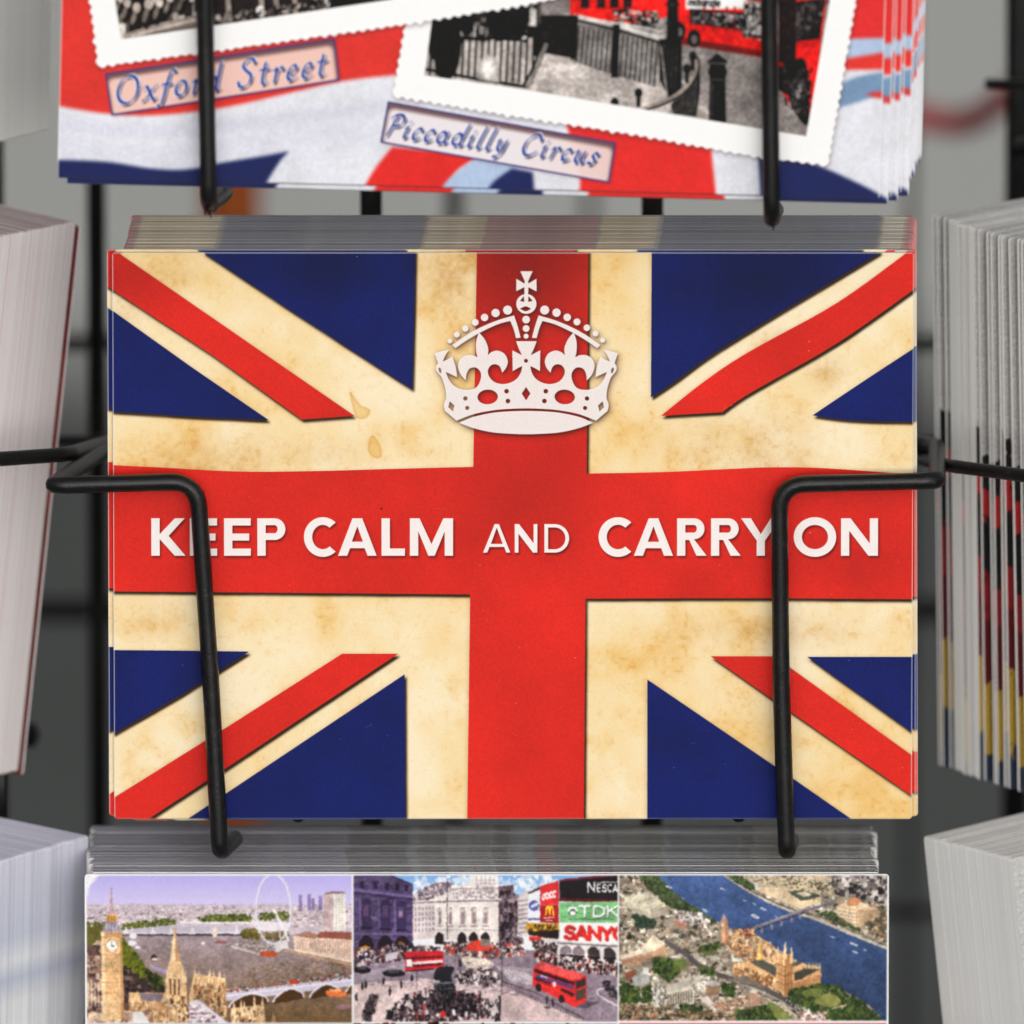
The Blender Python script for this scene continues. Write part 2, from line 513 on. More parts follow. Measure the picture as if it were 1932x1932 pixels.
    half = [(955, 768, 1), (862, 768, 1), (884, 830), (914, 892, 1), (829, 850, 1), (832, 1038, 1), (880, 1010), (918, 992, 1), (905, 1050), (868, 1105), (810, 1140), (740, 1152), (670, 1134), (625, 1090),
            (610, 1035), (635, 988), (680, 976), (718, 998), (738, 1053, 1), (775, 1005), (789, 945), (760, 882), (700, 853), (645, 864), (610, 892, 1), (613, 830), (582, 752), (530, 690, 1), (505, 765), (503, 850),
            (515, 912, 1), (470, 892), (410, 896), (360, 932), (342, 990), (362, 1062), (412, 1122, 1), (420, 1060), (448, 1014), (500, 1005), (540, 1040), (548, 1092), (525, 1158), (482, 1195), (400, 1203),
            (320, 1176), (265, 1120), (233, 1045, 1), (334, 1092, 1), (322, 1000), (290, 906, 1), (250, 930), (205, 950, 1), (232, 890), (264, 843, 1), (200, 856), (132, 876, 1), (150, 930), (160, 965), (145, 995), (148, 1035), (185, 1080),
            (205, 1120), (228, 1200), (233, 1280), (215, 1335), (225, 1392), (250, 1415), (328, 1482, 1), (480, 1424), (650, 1390), (800, 1376), (955, 1372)]
    ring = half + mir(half)[1:-1]
    body = smooth_path(ring, True, 5)
    rings.append(body)
    rings.append(smooth_path([(352, 1500, 1), (480, 1447), (650, 1410), (800, 1397), (955, 1393), (1110, 1397), (1260, 1410), (1430, 1447), (1555, 1500, 1), (1430, 1548), (1260, 1586), (1080, 1600), (955, 1603), (830, 1600), (650, 1586), (470, 1546)], True, 6))
    rings.append(np.array([(900, 142), (1012, 142), (972, 232), (974, 252), (1046, 209), (1048, 325), (974, 286), (972, 352), (938, 352), (936, 286), (864, 322), (864, 209), (938, 252), (940, 232)], float))
    orb = [ell(955, 435, 91, 89, 0, 40), smooth_path([(898, 478, 1), (950, 457), (996, 478, 1), (950, 500)], True, 5), np.array([(898, 408), (932, 366), (936, 416)]), np.array([(974, 366), (1012, 408), (972, 416)])]
    for x, y, r in ((953, 575, 35), (953, 655, 31), (953, 724, 23), (787, 490, 41), (679, 516, 38), (580, 556, 34), (497, 600, 31), (407, 655, 29), (331, 709, 27), (269, 767, 22),
                    (1120, 490, 41), (1226, 513, 38), (1322, 555, 34), (1410, 596, 32), (1498, 648, 30), (1576, 700, 27), (1640, 760, 23)):
        rings.append(ell(x, y, r))
    arch = [(290, 803, 1), (420, 712), (560, 637), (700, 580), (845, 537, 1), (878, 635), (905, 738, 1), (862, 742, 1), (840, 660), (810, 588, 1), (700, 618), (560, 682), (430, 756), (318, 832, 1)]
    rings.append(smooth_path(arch, True, 5)); rings.append(smooth_path(mir(arch), True, 5))
    hl = [ell(608, 1268, 91, 65, -.06), ell(778, 1217, 20), ell(790, 1305, 20), ell(408, 1282, 19), ell(425, 1367, 18), np.array([(268, 1308), (308, 1345), (296, 1398), (255, 1360)], float), ell(180, 1030, 11, 26, -.25)]
    holes = [ell(952, 944, 17), np.array([(953, 1180), (991, 1238), (953, 1298), (915, 1238)], float)] + hl + [np.stack([1908 - h[:, 0], h[:, 1]], 1) for h in hl]
    m = np.zeros((H, W), np.float32)
    for r in rings: m = np.maximum(m, A.mask([cm(r)]))
    m = np.maximum(m, A.mask([cm(r) for r in orb]))
    for h in holes: m = m * (1 - A.mask([cm(h)]))
    A.shadow(m, 3 * u, 5 * u, 7 * u, (60, 22, 12), .62)
    A.shadow(m, 1.5 * u, 2.5 * u, 2 * u, (40, 12, 8), .5)
    A.blend(m * .97, (243, 234, 232))
    # slogan
    t = np.zeros((H, W), np.float32)
    def put(ch, x0, x1, y0, y1, s):
        cap = y1 - y0
        g = glyph(ch, s, (x1 - x0) / cap)
        return A.mask([np.array([(x0 + p[0] * cap, y0 + p[1] * cap) for p in r], float) for r in g])
    k6 = lambda x: (200 + x * .5176) / 1.06
    k7 = lambda x: (1100 + x * .3882) / 1.06
    for ch, a, b in (('K', 197, 330), ('E', 346, 452), ('E', 478, 582), ('P', 607, 716), ('C', 787, 918), ('A', 919, 1069), ('L', 1087, 1178), ('M', 1197, 1364)):
        t = np.maximum(t, put(ch, k6(a), k6(b), 976, 1047, .225))
    for ch, a, b in (('A', 1480, 1586), ('N', 1602, 1690), ('D', 1717, 1813)):
        t = np.maximum(t, put(ch, k6(a), k6(b), 987, 1041, .135))
    for ch, a, b in (('C', 250, 430), ('A', 432, 635), ('R', 655, 797), ('R', 830, 973), ('Y', 984, 1190), ('O', 1256, 1476), ('N', 1500, 1691)):
        t = np.maximum(t, put(ch, k7(a), k7(b), 976, 1047, .222))
    A.shadow(t, 2.2 * u, 3.6 * u, 2.4 * u, (70, 8, 6), .75)
    A.blend(t, (246, 236, 234))
    # scuffs: pale specks and hairlines from handling
    for _ in range(240):
        p = rs.rand(2) * (W, H); r = .6 + rs.rand() ** 3 * 1.6
        A.fill([ell(p[0], p[1], r, r * .8, 0, 7)], (235, 215, 200), .3 + .4 * rs.rand(), raw=True)
    for _ in range(26):
        p = rs.rand(2) * (W, H); d = rs.randn(2) * 16
        A.fill([[p, p + d, p + d + (.8, 1.0), p + (.8, 1.0)]], (240, 225, 215), .28, raw=True)
    A.fill([ell(*f(np.array([[719.5, 958.]]))[0], 3.2)], (60, 20, 18), .8, raw=True)
    A.grain(.020)
    # cut edge: thin pale rim
    rim = 3
    A.a[:rim] = A.a[:rim] * .4 + .5; A.a[:, :rim] = A.a[:, :rim] * .4 + .52; A.a[:, -rim:] = A.a[:, -rim:] * .4 + .52; A.a[-rim:] = A.a[-rim:] * .6 + .25
    return A

# ------------------------------------------------------------------ print 2: cloth flag with two snapshots and captions
TOP_BL, TOP_BR, TOP_HP = np.array([109., 335.]), np.array([1659., 376.]), 1100.0
def paint_snapshots():
    W, H = 2000, 1457
    ux = (TOP_BR - TOP_BL); L = np.hypot(*ux); ux = ux / L
    up = np.array([ux[1], -ux[0]])
    f = lambda p: np.stack([(p - TOP_BL) @ ux / L * W, H - (p - TOP_BL) @ up / TOP_HP * H], 1)
    # traced in half-units of the frame: picture unit = trace / 2
    A = Art(W, H, lambda p: f(p * .5), (224, 52, 44))
    rs = np.random.RandomState(11)
    white, navy, lblue, slate = (226, 227, 236), (24, 34, 88), (176, 196, 226), (116, 146, 180)
    soft = []
    def cloth(pts, col, closed=True):
        m = A.mask([smooth_path(pts, True, 5)])
        A.blend(box_blur(m, 4), col)
    N1 = (205, 396, 1)
    cloth([N1, (400, 428), (600, 434), (850, 405), (1100, 350), (1300, 306), (1500, 284, 1), (1560, 280, 1), (4000, 260, 1), (4000, 1000, 1), (150, 1000, 1)], white)
    for k in range(9):        # soft folds in the printed cloth
        y = 430 + k * 22 + rs.randn() * 8
        m = A.mask([smooth_path([(200, y), (600, y + 30), (1000, y - 10), (1480, y - 60), (1480, y - 50), (1000, y + 4), (600, y + 46), (200, y + 12)])])
        A.blend(box_blur(m, 9) * .5, (206, 208, 226))
    cloth([(190, 602, 1), (400, 610), (560, 634), (700, 640), (850, 612), (1000, 588), (1092, 570, 1), (1050, 618), (975, 740, 1), (190, 740, 1)], navy)
    cloth([(1480, 555, 1), (1820, 590, 1), (1720, 650), (1650, 790, 1), (1340, 790, 1), (1400, 660)], (226, 40, 36))
    cloth([(1790, 600, 1), (1990, 615, 1), (1870, 680), (1830, 800, 1), (1630, 800, 1), (1680, 690)], lblue)
    cloth([(1932, 635, 1), (2010, 650, 1), (2022, 800, 1), (1820, 800, 1), (1850, 700)], navy)
    cloth([(2130, 440, 1), (2680, 540, 1), (2690, 640), (2708, 800, 1), (2160, 800, 1), (2190, 690), (2160, 560)], (226, 42, 38))
    cloth([(2860, 585, 1), (3000, 600), (3120, 640), (3300, 725), (3420, 800, 1), (2875, 800, 1)], navy)
    cloth([(3180, -40, 1), (3400, -40, 1), (3400, 145, 1), (3190, 150, 1)], (222, 44, 44))
    cloth([(3180, 152, 1), (3260, 148), (3400, 146, 1), (3400, 190, 1), (3180, 226, 1)], lblue)
    cloth([(3150, 330, 1), (3240, 290), (3400, 262, 1), (3400, 345, 1), (3330, 348), (3270, 376), (3150, 412, 1)], slate)
    cloth([(3262, 358, 1), (3300, 350), (3400, 342, 1), (3400, 384, 1), (3310, 372)], (214, 48, 48))
    # upper part of the card, out of the picture: the flag goes on
    cloth([(150, -900, 1), (1500, -420), (3500, -1200, 1), (3500, -1000, 1), (1700, -300), (150, -700, 1)], white)
    cloth([(150, -1900, 1), (3500, -1900, 1), (3500, -1500, 1), (1800, -900), (150, -1300, 1)], navy)
    wv = fbm(H, W, 7, 3, rs); wv2 = fbm(H, W, 60, 4, rs)
    A.a *= (1 + (wv - .5) * .10 + (wv2 - .5) * .12)[..., None]

    def scallop(poly, step, amp, jit=.25):
        p = np.asarray(poly, float); out = []
        for a, b in zip(p, np.roll(p, -1, 0)):
            d = b - a; Ln = np.hypot(*d); n = max(int(Ln / step), 1)
            nn = np.array([d[1], -d[0]]) / Ln
            for k in range(n):
                j = 1 + jit * rs.randn()
                out.append(a + d * (k / n)); out.append(a + d * ((k + .5) / n) + nn * amp * j)
        return smooth_path(out, True, 3)
    u = W / L / 2.0
    def photo(border, image, paint):
        mb = A.mask([scallop(border, 34, 8)])
        A.shadow(mb, 3 * u, 8 * u, 10 * u, (60, 40, 50), .45)
        A.blend(mb, (250, 250, 250))
        mi = A.mask([np.array(image, float)])
        A.clip = mi; A.fine = .6
        paint()
        A.clip = None; A.fine = 1.0
        mo = np.ones((H, W), np.float32)
        for sc, am in ((40, .3), (10, .16), (4, .22)): mo *= 1 + (value_noise(H, W, sc, rs) - .5) * am
        gr = np.clip((A.a * mo[..., None] - .36) * 1.32 + .32, 0.03, 1)
        gr = np.stack([box_blur(gr[..., c], 2) * .55 + gr[..., c] * .45 for c in range(3)], 2)
        A.a += (gr - A.a) * (mi * .95)[..., None]
    def paint_circus():
        X = 1932
        A.rect(1500, -700, 3300, 600, (134, 128, 126))
        # far road, street edge, buildings beyond
        A.fill([[(1600, -700), (3200, -700), (3200, 20), (2500, 20), (1600, -40)]], (88, 84, 82))
        A.scatter([(1600, -700), (3200, -700), (3200, -20), (1600, -60)], 420, 8, 40, [(60, 58, 56), (120, 116, 112), (170, 166, 160), (36, 34, 34)], 10, aspect=1.6, rs=rs)
        A.fill([[(1650, 40), (2000, 40), (2160, 120), (2520, 130), (2560, 330), (2500, 480), (1600, 330), (1600, 200)]], (178, 170, 166))
        A.scatter([(2000, 150), (2330, 250), (2440, 400), (2100, 400), (1990, 330)], 240, 3, 16, [(190, 182, 178), (168, 160, 156), (200, 193, 188)], 5, aspect=.3, rs=rs)
        # road to the right
        A.fill([[(2540, 160), (2880, 210), (3200, 300), (3200, 620), (2560, 500)]], (132, 126, 124))
        A.fill([[(2560, 380), (2650, 410), (2830, 560), (2560, 480)]], (150, 142, 138))
        for k in range(10):
            y = 210 + k * 30
            A.line([(2560 + k * 14, y), (3080, y + 60)], 3, (146, 140, 137), .5)
        A.line([(2570, 310), (2640, 325)], 9, (205, 200, 196))
        A.line([(2555, 370), (2660, 415), (2720, 470)], 12, (176, 168, 162))
        # traffic: red buses against the grey street
        A.fill([[(2150, -60), (2530, -60), (2530, 60), (2420, 96), (2150, 70)]], (216, 40, 36))
        for x in (2190, 2250, 2300, 2350): A.rect(x, -10, x + 32, 34, (44, 30, 30))
        A.scatter([(2310, 40), (2480, 50), (2480, 120), (2310, 90)], 60, 5, 16, [(40, 40, 40), (20, 20, 20), (120, 115, 110), (180, 178, 174)], 10, aspect=.7, rs=rs)
        A.line([(2130, 60), (2500, 120)], 10, (205, 200, 196), .8)
        bus = [(2538, -80), (2870, -80), (2885, 215), (2740, 192), (2580, 158), (2525, 150)]
        A.fill([bus], (221, 40, 34))
        A.rect(2585, -80, 2815, 38, (236, 232, 228))
        A.fill([[(2600, 36), (2810, 52), (2805, 120), (2600, 92)]], (30, 24, 26))
        for x in (2655, 2690, 2740, 2770): A.line([(x, 30), (x - 2, 120)], 7, (150, 30, 28))
        A.scatter([(2610, 45), (2800, 60), (2798, 110), (2610, 86)], 40, 4, 12, [(90, 88, 88), (150, 148, 146), (20, 18, 20)], 8, rs=rs)
        for r in text_rings('mckenzie', PLAIN, (2596, 24), 30, .03, ell(0, 0, 2.6, 2.6, 0, 8), 0.1, .1, 118): A.fill([r], (24, 24, 28))
        A.fill([[(2806, 40), (2830, 10), (2862, 30), (2876, 140), (2800, 130)]], (120, 112, 110))
        A.scatter([(2806, 10), (2866, 10), (2876, 150), (2800, 140)], 70, 5, 15, [(40, 38, 40), (220, 216, 212), (150, 146, 142), (70, 66, 66)], 10, aspect=1.5, rs=rs)
        A.fill([[(2540, 140), (2885, 196), (2885, 222), (2540, 165)]], (120, 26, 24))
        for x, y in ((2616, 148), (2560, 120)):
            A.fill([ell(x, y, 25, 34)], (20, 18, 18)); A.fill([ell(x + 2, y + 4, 11, 17)], (120, 116, 114))
        # second bus, cropped by the picture's right side
        A.fill([[(2935, -80), (3125, -80), (3062, 440), (2960, 380), (2935, 300)]], (216, 38, 33))
        A.fill([[(3000, 10), (3110, -4), (3090, 150), (2996, 160)]], (36, 28, 28))
        A.scatter([(3005, 20), (3100, 10), (3084, 140), (3004, 148)], 40, 4, 16, [(80, 76, 76), (20, 18, 18), (56, 48, 48)], 6, aspect=1.4, rs=rs)
        A.fill([[(2935, -80), (3000, -80), (3000, 380), (2935, 340)]], (40, 22, 24))
        A.fill([smooth_path([(2965, 330), (2990, 240), (3030, 225), (3048, 300), (3048, 470), (3000, 430)], True, 4)], (18, 16, 16))
        A.fill([ell(3010, 345, 28, 62, .1)], (54, 52, 52)); A.fill([ell(3010, 345, 12, 30, .1)], (120, 118, 116))
        A.scatter([(2955, 250), (3060, 260), (3055, 450), (2960, 400)], 60, 3, 12, [(24, 20, 20), (70, 66, 66), (40, 34, 34)], 8, rs=rs)
        A.line([(2878, 215), (2950, 250)], 16, (150, 40, 36))
        # railing of the stair, black with verticals
        A.fill([[(2000, 60), (2170, 60), (2150, 220), (2035, 200)]], (26, 26, 26))
        A.fill([[(2170, 95), (2310, 110), (2490, 165), (2470, 330), (2300, 280), (2150, 230)]], (112, 108, 106))
        for k in range(34):
            x = 2175 + k * 9.2
            A.line([(x, 100 + (x - 2170) * .2), (x - 12, 228 + (x - 2170) * .33)], 3.2, (46, 44, 44) if k % 2 else (176, 172, 168))
        A.line([(2165, 62), (2330, 100), (2500, 150)], 14, (196, 192, 188))
        A.line([(2165, 78), (2330, 116), (2500, 166)], 8, (30, 30, 30))
        for x, y0, y1, w in ((2170, 60, 225, 22), (2325, 95, 295, 26), (2028, -80, 215, 26)):
            A.fill([[(x - w / 2, y0), (x + w / 2, y0), (x + w / 2 - 8, y1), (x - w / 2 - 8, y1)]], (18, 18, 19))
        A.fill([[(2486, 150), (2570, 150), (2572, 330), (2530, 385), (2486, 300)]], (26, 26, 27))
        for k in range(5): A.line([(2492 + k * 15, 170), (2488 + k * 14, 310 + k * 8)], 3, (74, 72, 70))
        A.line([(2492, 180), (2516, 370)], 7, (150, 146, 142))
        # lamp post
        A.fill([[(2520, -120), (2552, -120), (2560, 180), (2512, 180)]], (16, 16, 17))
        for y in (20, 90, 150): A.fill([ell(2536, y, 28, 9)], (32, 32, 33))
        # curved stair rail sweeping round to the right
        A.fill([smooth_path([(2530, 396, 1), (2590, 340), (2622, 270), (2634, 240, 1), (2640, 330), (2626, 440, 1), (2540, 432, 1)], True, 5)], (30, 30, 31))
        for k in range(9): A.line([(2545 + k * 10, 395 - k * 14), (2543 + k * 10, 432)], 3.4, (92, 89, 86))
        A.line(smooth_path([(2425, 414), (2520, 380), (2590, 330), (2628, 262), (2622, 214)], False, 6), 19, (146, 137, 129))
        A.line(smooth_path([(2425, 420), (2520, 388), (2594, 338), (2634, 268), (2630, 218)], False, 6), 7, (40, 38, 37))
        for x, y in ((2408, 352), (2612, 214), (2318, 388), (2590, 262)):
            A.fill([ell(x, y, 15, 18)], (26, 26, 26)); A.line([(x, y), (x, y + 50)], 15, (24, 24, 24))
        # bollard
        A.fill([smooth_path([(2672, 462, 1), (2676, 300), (2668, 280), (2676, 250), (2668, 235), (2684, 222), (2704, 205), (2724, 220), (2744, 235), (2736, 250), (2742, 280), (2736, 300), (2738, 466, 1)], True, 4)], (20, 20, 21))
        A.line([(2672, 240), (2742, 244)], 5, (110, 108, 106)); A.line([(2668, 300), (2742, 306)], 4, (86, 84, 82)); A.line([(2684, 310), (2682, 450)], 6, (60, 58, 58))
        # left: dark passers-by, iron railing, globe lamp
        A.fill([[(1600, -200), (2040, -200), (2040, 90), (1960, 130), (1600, 140)]], (84, 80, 78))
        A.scatter([(1620, 60), (2010, 20), (2010, 140), (1620, 150)], 70, 10, 34, [(20, 20, 20), (30, 28, 28), (130, 126, 122), (190, 186, 182)], 8, aspect=1.6, rs=rs)
        for x, y, w, h in ((1650, 110, 36, 120), (1700, 90, 44, 70), (1765, 80, 26, 60), (1890, 80, 44, 80), (1960, 70, 30, 90), (1690, 190, 50, 120)):
            A.fill([ell(x, y, w, h, .1)], (17, 17, 18))
        A.line([(1610, 140), (1820, 150), (2040, 125)], 13, (16, 16, 16)); A.line([(1600, 262), (1800, 300), (1990, 330)], 11, (16, 16, 16))
        for k in range(17):
            x = 1630 + k * 24
            A.line([(x, 140), (x - 8, 285 + k * 2)], 7, (20, 20, 20))
        A.fill([smooth_path([(1800, 300, 1), (1810, 240), (1845, 205), (1880, 240), (1885, 315, 1)], True, 5)], (150, 146, 142))
        m = A.mask([ell(1840, 262, 28, 42)]); A.blend(box_blur(m, 6) * .8, (236, 232, 228))
        A.line([(2060, 170), (2030, 250), (1990, 330)], 16, (120, 116, 112)); A.line([(2040, 180), (2010, 260), (1975, 325)], 10, (30, 30, 30))
        g = fbm(H, W, 6, 3, rs)
        A.blend(np.clip((g - .5) * .45, 0, .12), (240, 236, 232)); A.blend(np.clip((.5 - g) * .45, 0, .12), (30, 28, 28))
    def paint_oxford():
        A.rect(300, -700, 2000, 300, (84, 78, 76))
        A.scatter([(420, -700), (1600, -700), (1600, 20), (420, 140)], 520, 10, 60, [(30, 27, 26), (60, 55, 53), (110, 104, 100), (165, 158, 152), (205, 200, 195)], 10, aspect=1.7, rs=rs)
        A.fill([[(470, 160), (470, 130), (600, 90), (760, 55), (760, 140)]], (146, 136, 130))
        A.fill([[(470, 165), (560, 128), (760, 84), (760, 140)]], (116, 106, 101))
        A.line([(500, 138), (640, 100), (760, 72)], 8, (188, 178, 170))
        for x, y, s in ((480, 40, 1.0), (515, 60, 1.1), (560, 50, 1.2), (600, 40, 1.1), (640, 20, 1.0), (690, 10, 1.0), (455, 20, .8)):
            A.fill([ell(x, y, 18 * s, 52 * s, .1)], (40, 36, 34)); A.fill([ell(x + 4, y - 26 * s, 14 * s, 18 * s)], (176, 166, 158)); A.fill([ell(x - 8, y + 10, 8 * s, 24 * s, .3)], (120, 112, 106))
        A.fill([[(800, -20), (1240, -60), (1240, 40), (810, 100)]], (48, 43, 42))
        for x, y in ((860, 40), (985, 30), (1040, 20), (1110, 20), (1180, 10), (1215, 5)):
            A.line([(x, y - 90), (x + 10, y + 40)], 22, (140, 130, 124)); A.line([(x + 14, y - 90), (x + 24, y + 40)], 12, (30, 27, 26))
        for x, y in ((985, 44), (1230, 16)):
            A.fill([ell(x, y, 17, 20)], (236, 232, 226)); A.fill([ell(x - 3, y + 8, 8, 8)], (90, 84, 80))
        A.scatter([(820, 60), (1240, 0), (1240, 40), (830, 90)], 60, 5, 16, [(20, 18, 18), (90, 84, 80), (150, 142, 136)], 8, rs=rs)
        A.fill([[(1245, -60), (1600, -60), (1600, 0), (1245, 45)]], (24, 21, 21))
    photo([(1545, 30), (3300, -900), (3230, -300), (3222, 10), (3120, 622), (2860, 592), (2400, 508), (1932, 436), (1486, 360)],
          [(1640, -700), (3260, -700), (3130, -10), (3040, 516), (1932, 332), (1602, 286), (1632, 70)], paint_circus)
    photo([(345, -10), (300, -800), (2200, -900), (2240, -30), (1932, 28), (1530, 92), (960, 172), (376, 250)],
          [(438, 0), (380, -760), (2130, -760), (2140, -100), (1480, 0), (460, 150)], paint_oxford)
    # caption plates
    def plate(q, fill, text, org, h, ang, wid, al):
        m = A.mask([np.array(q, float)])
        A.shadow(m, 4 * u, 6 * u, 6 * u, (70, 20, 30), .4)
        A.blend(m * al, fill)
        if al < .9:
            A.blend(m * np.clip(1.25 - np.abs(np.linspace(-.35, 1.6, W)[None] - .55) * 2.4, 0, .85) * np.ones((H, 1), np.float32), (236, 232, 238))
        # printed inner bevel along the upper side
        inn = box_blur(1 - m, 15 * u)
        A.blend(m * np.clip(np.roll(inn, int(16 * u), 0) * 2.1 - .28, 0, .85), (92, 60, 62))
        pts = list(q) + [q[0]]
        A.line(pts, 6, (52, 48, 122))
        nib = np.array([(-5.4, 3.2), (-4.2, 4.8), (5.4, -3.2), (4.2, -4.8)])
        rr = text_rings(text, ITALIC, org, h, ang, nib, .30, .16, wid)
        t = union_mask(A, rr)
        fat = union_mask(A, text_rings(text, ITALIC, org, h, ang, nib * 1.75, .30, .16, wid))
        A.shadow(t, 6 * u, 9 * u, 2 * u, (30, 24, 44), .8)
        A.blend(fat * .95, (226, 232, 248))
        A.blend(t, (52, 62, 146))
    plate([(402, 280), (1262, 150), (1280, 302), (425, 433)], (244, 206, 194), 'Oxford Street', (440, 395), 100, math.atan2(-112, 800), 815, .95)
    plate([(1466, 386), (2320, 541), (2297, 688), (1438, 536)], (244, 214, 206), 'Piccadilly Circus', (1452, 510), 82, math.atan2(112, 800), 815, .86)
    A.grain(.012)
    A.a[:3] = A.a[:3] * .4 + .55; A.a[:, :3] = A.a[:, :3] * .4 + .55; A.a[:, -3:] = A.a[:, -3:] * .3 + .65; A.a[-3:] = A.a[-3:] * .5 + .1
    return A

# ------------------------------------------------------------------ print 3: three city views over more views
BOT_X0, BOT_X1, BOT_Y0, BOT_HP = 156.0, 1681.0, 1650.0, 1050.0
def paint_views():
    W, H = 2200, 1602
    base = lambda p: np.stack([(p[:, 0] - BOT_X0) / (BOT_X1 - BOT_X0) * W, (p[:, 1] - BOT_Y0) / BOT_HP * H], 1)
    A = Art(W, H, base, (238, 238, 240))
    rs = np.random.RandomState(5)
    A.fine = 1.0
    # rows out of the frame
    rows = [((160, 1928, 662, 2200), (70, 120, 186)), ((666, 1928, 1166, 2200), (34, 24, 24)), ((1170, 1926, 1677, 2200), (224, 104, 100)),
            ((160, 2204, 662, 2480), (120, 150, 110)), ((666, 2204, 1166, 2480), (170, 160, 150)), ((1170, 2204, 1677, 2480), (60, 70, 120))]
    for (x0, y0, x1, y1), c in rows:
        A.rect(x0, y0, x1, y1, c)
        A.scatter([(x0 + 20, y0 + 90), (x1 - 20, y0 + 90), (x1 - 20, y1 - 20), (x0 + 20, y1 - 20)], 160, 4, 22, [c, tuple(min(255, v + 50) for v in c), tuple(v * .5 for v in c)], 12, rs=rs)
    A.scatter([(672, 1929), (1160, 1929), (1160, 1940), (672, 1940)], 120, 1.5, 5, [(90, 40, 20), (20, 14, 14), (130, 90, 40)], 10, rs=rs)
    def panel(x0, y0, x1, y1, mp, paint):
        A.map = base; A.fine = .62
        A.clip = A.mask([np.array([(x0, y0), (x1, y0), (x1, y1), (x0, y1)], float)])
        A.map = lambda p: base(mp(p))
        paint()
        A.clip = None; A.map = base
    m3 = lambda p: np.stack([(150 + p[:, 0] * .29503) / 1.06, (1640 + p[:, 1] * .29503) / 1.06], 1)
    m4 = lambda p: np.stack([(690 + p[:, 0] * .29503) / 1.06, (1640 + p[:, 1] * .29503) / 1.06], 1)
    m5 = lambda p: np.stack([(1210 + p[:, 0] * .30538) / 1.06, (1640 + p[:, 1] * .30538) / 1.06], 1)

    def river():
        sky0, sky1 = np.array((186, 176, 238)), np.array((214, 204, 240))
        for k in range(24): A.rect(0, 380 + k * 9, 1932, 380 + (k + 1) * 9 + 1, sky0 + (sky1 - sky0) * k / 23)
        A.rect(0, 572, 1932, 780, (206, 190, 200))
        pal = [(232, 222, 226), (246, 240, 240), (196, 176, 186), (160, 138, 148), (214, 190, 186), (120, 104, 112), (236, 214, 208)]
        for y0, y1, n, s0, s1 in ((572, 610, 420, 3, 9), (605, 660, 420, 4, 15), (650, 720, 260, 6, 22)):
            A.scatter([(40, y0), (1880, y0), (1880, y1), (40, y1)], n, s0, s1, pal, 8, aspect=.45, rs=rs)
        A.scatter([(40, 566), (1880, 566), (1880, 578), (40, 578)], 120, 3, 8, [(190, 170, 214), (150, 130, 170), (206, 190, 220)], 6, aspect=.5, rs=rs)
        # towers on the right
        for x, w, y in ((1520, 20, 505), (1580, 24, 500), (1606, 20, 530), (1655, 26, 512)): A.rect(x - w / 2, y, x + w / 2, 610, (140, 122, 170))
        A.rect(1680, 492, 1745, 745, (206, 180, 180)); A.rect(1745, 488, 1828, 745, (246, 240, 232)); A.fill([[(1688, 500), (1740, 484), (1828, 488), (1828, 496), (1680, 502)]], (120, 100, 104))
        for y in range(505, 740, 17):
            A.line([(1755, y), (1828, y + 2)], 4, (190, 176, 170), .8)
        for x in (1765, 1785, 1805): A.line([(x, 500), (x, 740)], 4, (206, 194, 186))
        # trees
        green = [(92, 104, 34), (74, 88, 30), (120, 124, 44), (60, 70, 26)]
        for poly, n in (([(60, 690), (200, 690), (180, 860), (60, 850)], 110), ([(300, 700), (640, 660), (680, 690), (640, 730), (310, 760)], 160), ([(830, 660), (940, 640), (1190, 640), (1190, 690), (840, 690)], 120), ([(1240, 630), (1440, 620), (1440, 670), (1240, 670)], 80)):
            A.scatter(poly, n, 7, 20, green, 10, 'blob', .7, rs=rs)
        # river
        for k in range(30):
            t = k / 29; c = np.array((162, 144, 152)) * (1 - t) + np.array((112, 84, 52)) * t
            A.rect(0, 770 + k * 20, 1932, 770 + k * 20 + 21, c)
        A.scatter([(330, 790), (1860, 790), (1860, 1100), (400, 1100)], 1500, 3, 16, [(168, 150, 158), (150, 130, 134), (136, 112, 106), (178, 164, 172)], 6, aspect=.16, rs=rs)
        A.scatter([(1100, 1000), (1880, 900), (1880, 1370), (1280, 1370)], 900, 3, 16, [(116, 86, 50), (100, 70, 36), (134, 102, 66), (90, 62, 30)], 5, aspect=.18, rs=rs)
        # far bridges
        A.fill([[(310, 740), (700, 700), (1200, 720), (1200, 760), (310, 776)]], (196, 186, 200))
        A.line([(310, 772), (1200, 772)], 14, (70, 56, 66)); A.line([(310, 764), (1200, 756)], 9, (226, 216, 226))
        A.line([(700, 690), (1240, 694)], 13, (246, 238, 240))
        for a in range(4): A.line(smooth_path([(690 + a * 130, 700), (755 + a * 130, 712), (820 + a * 130, 700)], False, 5), 10, (214, 200, 208))
        for x in (330, 515, 640, 785, 935, 1085): A.fill([[(x - 22, 770), (x, 715), (x + 22, 770)]], (232, 222, 230))
        # left trees along the embankment
        A.fill([[(60, 730), (170, 700), (170, 900), (60, 900)]], (96, 92, 40))
        A.scatter([(300, 790), (340, 830), (470, 1000), (500, 1080), (440, 1090), (300, 960)], 330, 9, 22, [(112, 118, 20), (92, 102, 18), (132, 134, 34), (70, 80, 18)], 8, 'blob', .8, rs=rs)
        A.scatter([(470, 1010), (580, 1060), (580, 1150), (500, 1130)], 60, 12, 28, [(40, 44, 20), (70, 80, 20), (24, 26, 14)], 6, 'blob', rs=rs)
        A.fill([[(480, 970), (620, 1010), (610, 1035), (520, 1000)]], (168, 150, 196))
        A.fill([ell(520, 925, 20, 24)], (60, 46, 40)); A.fill([ell(525, 935, 22, 8)], (230, 222, 226))
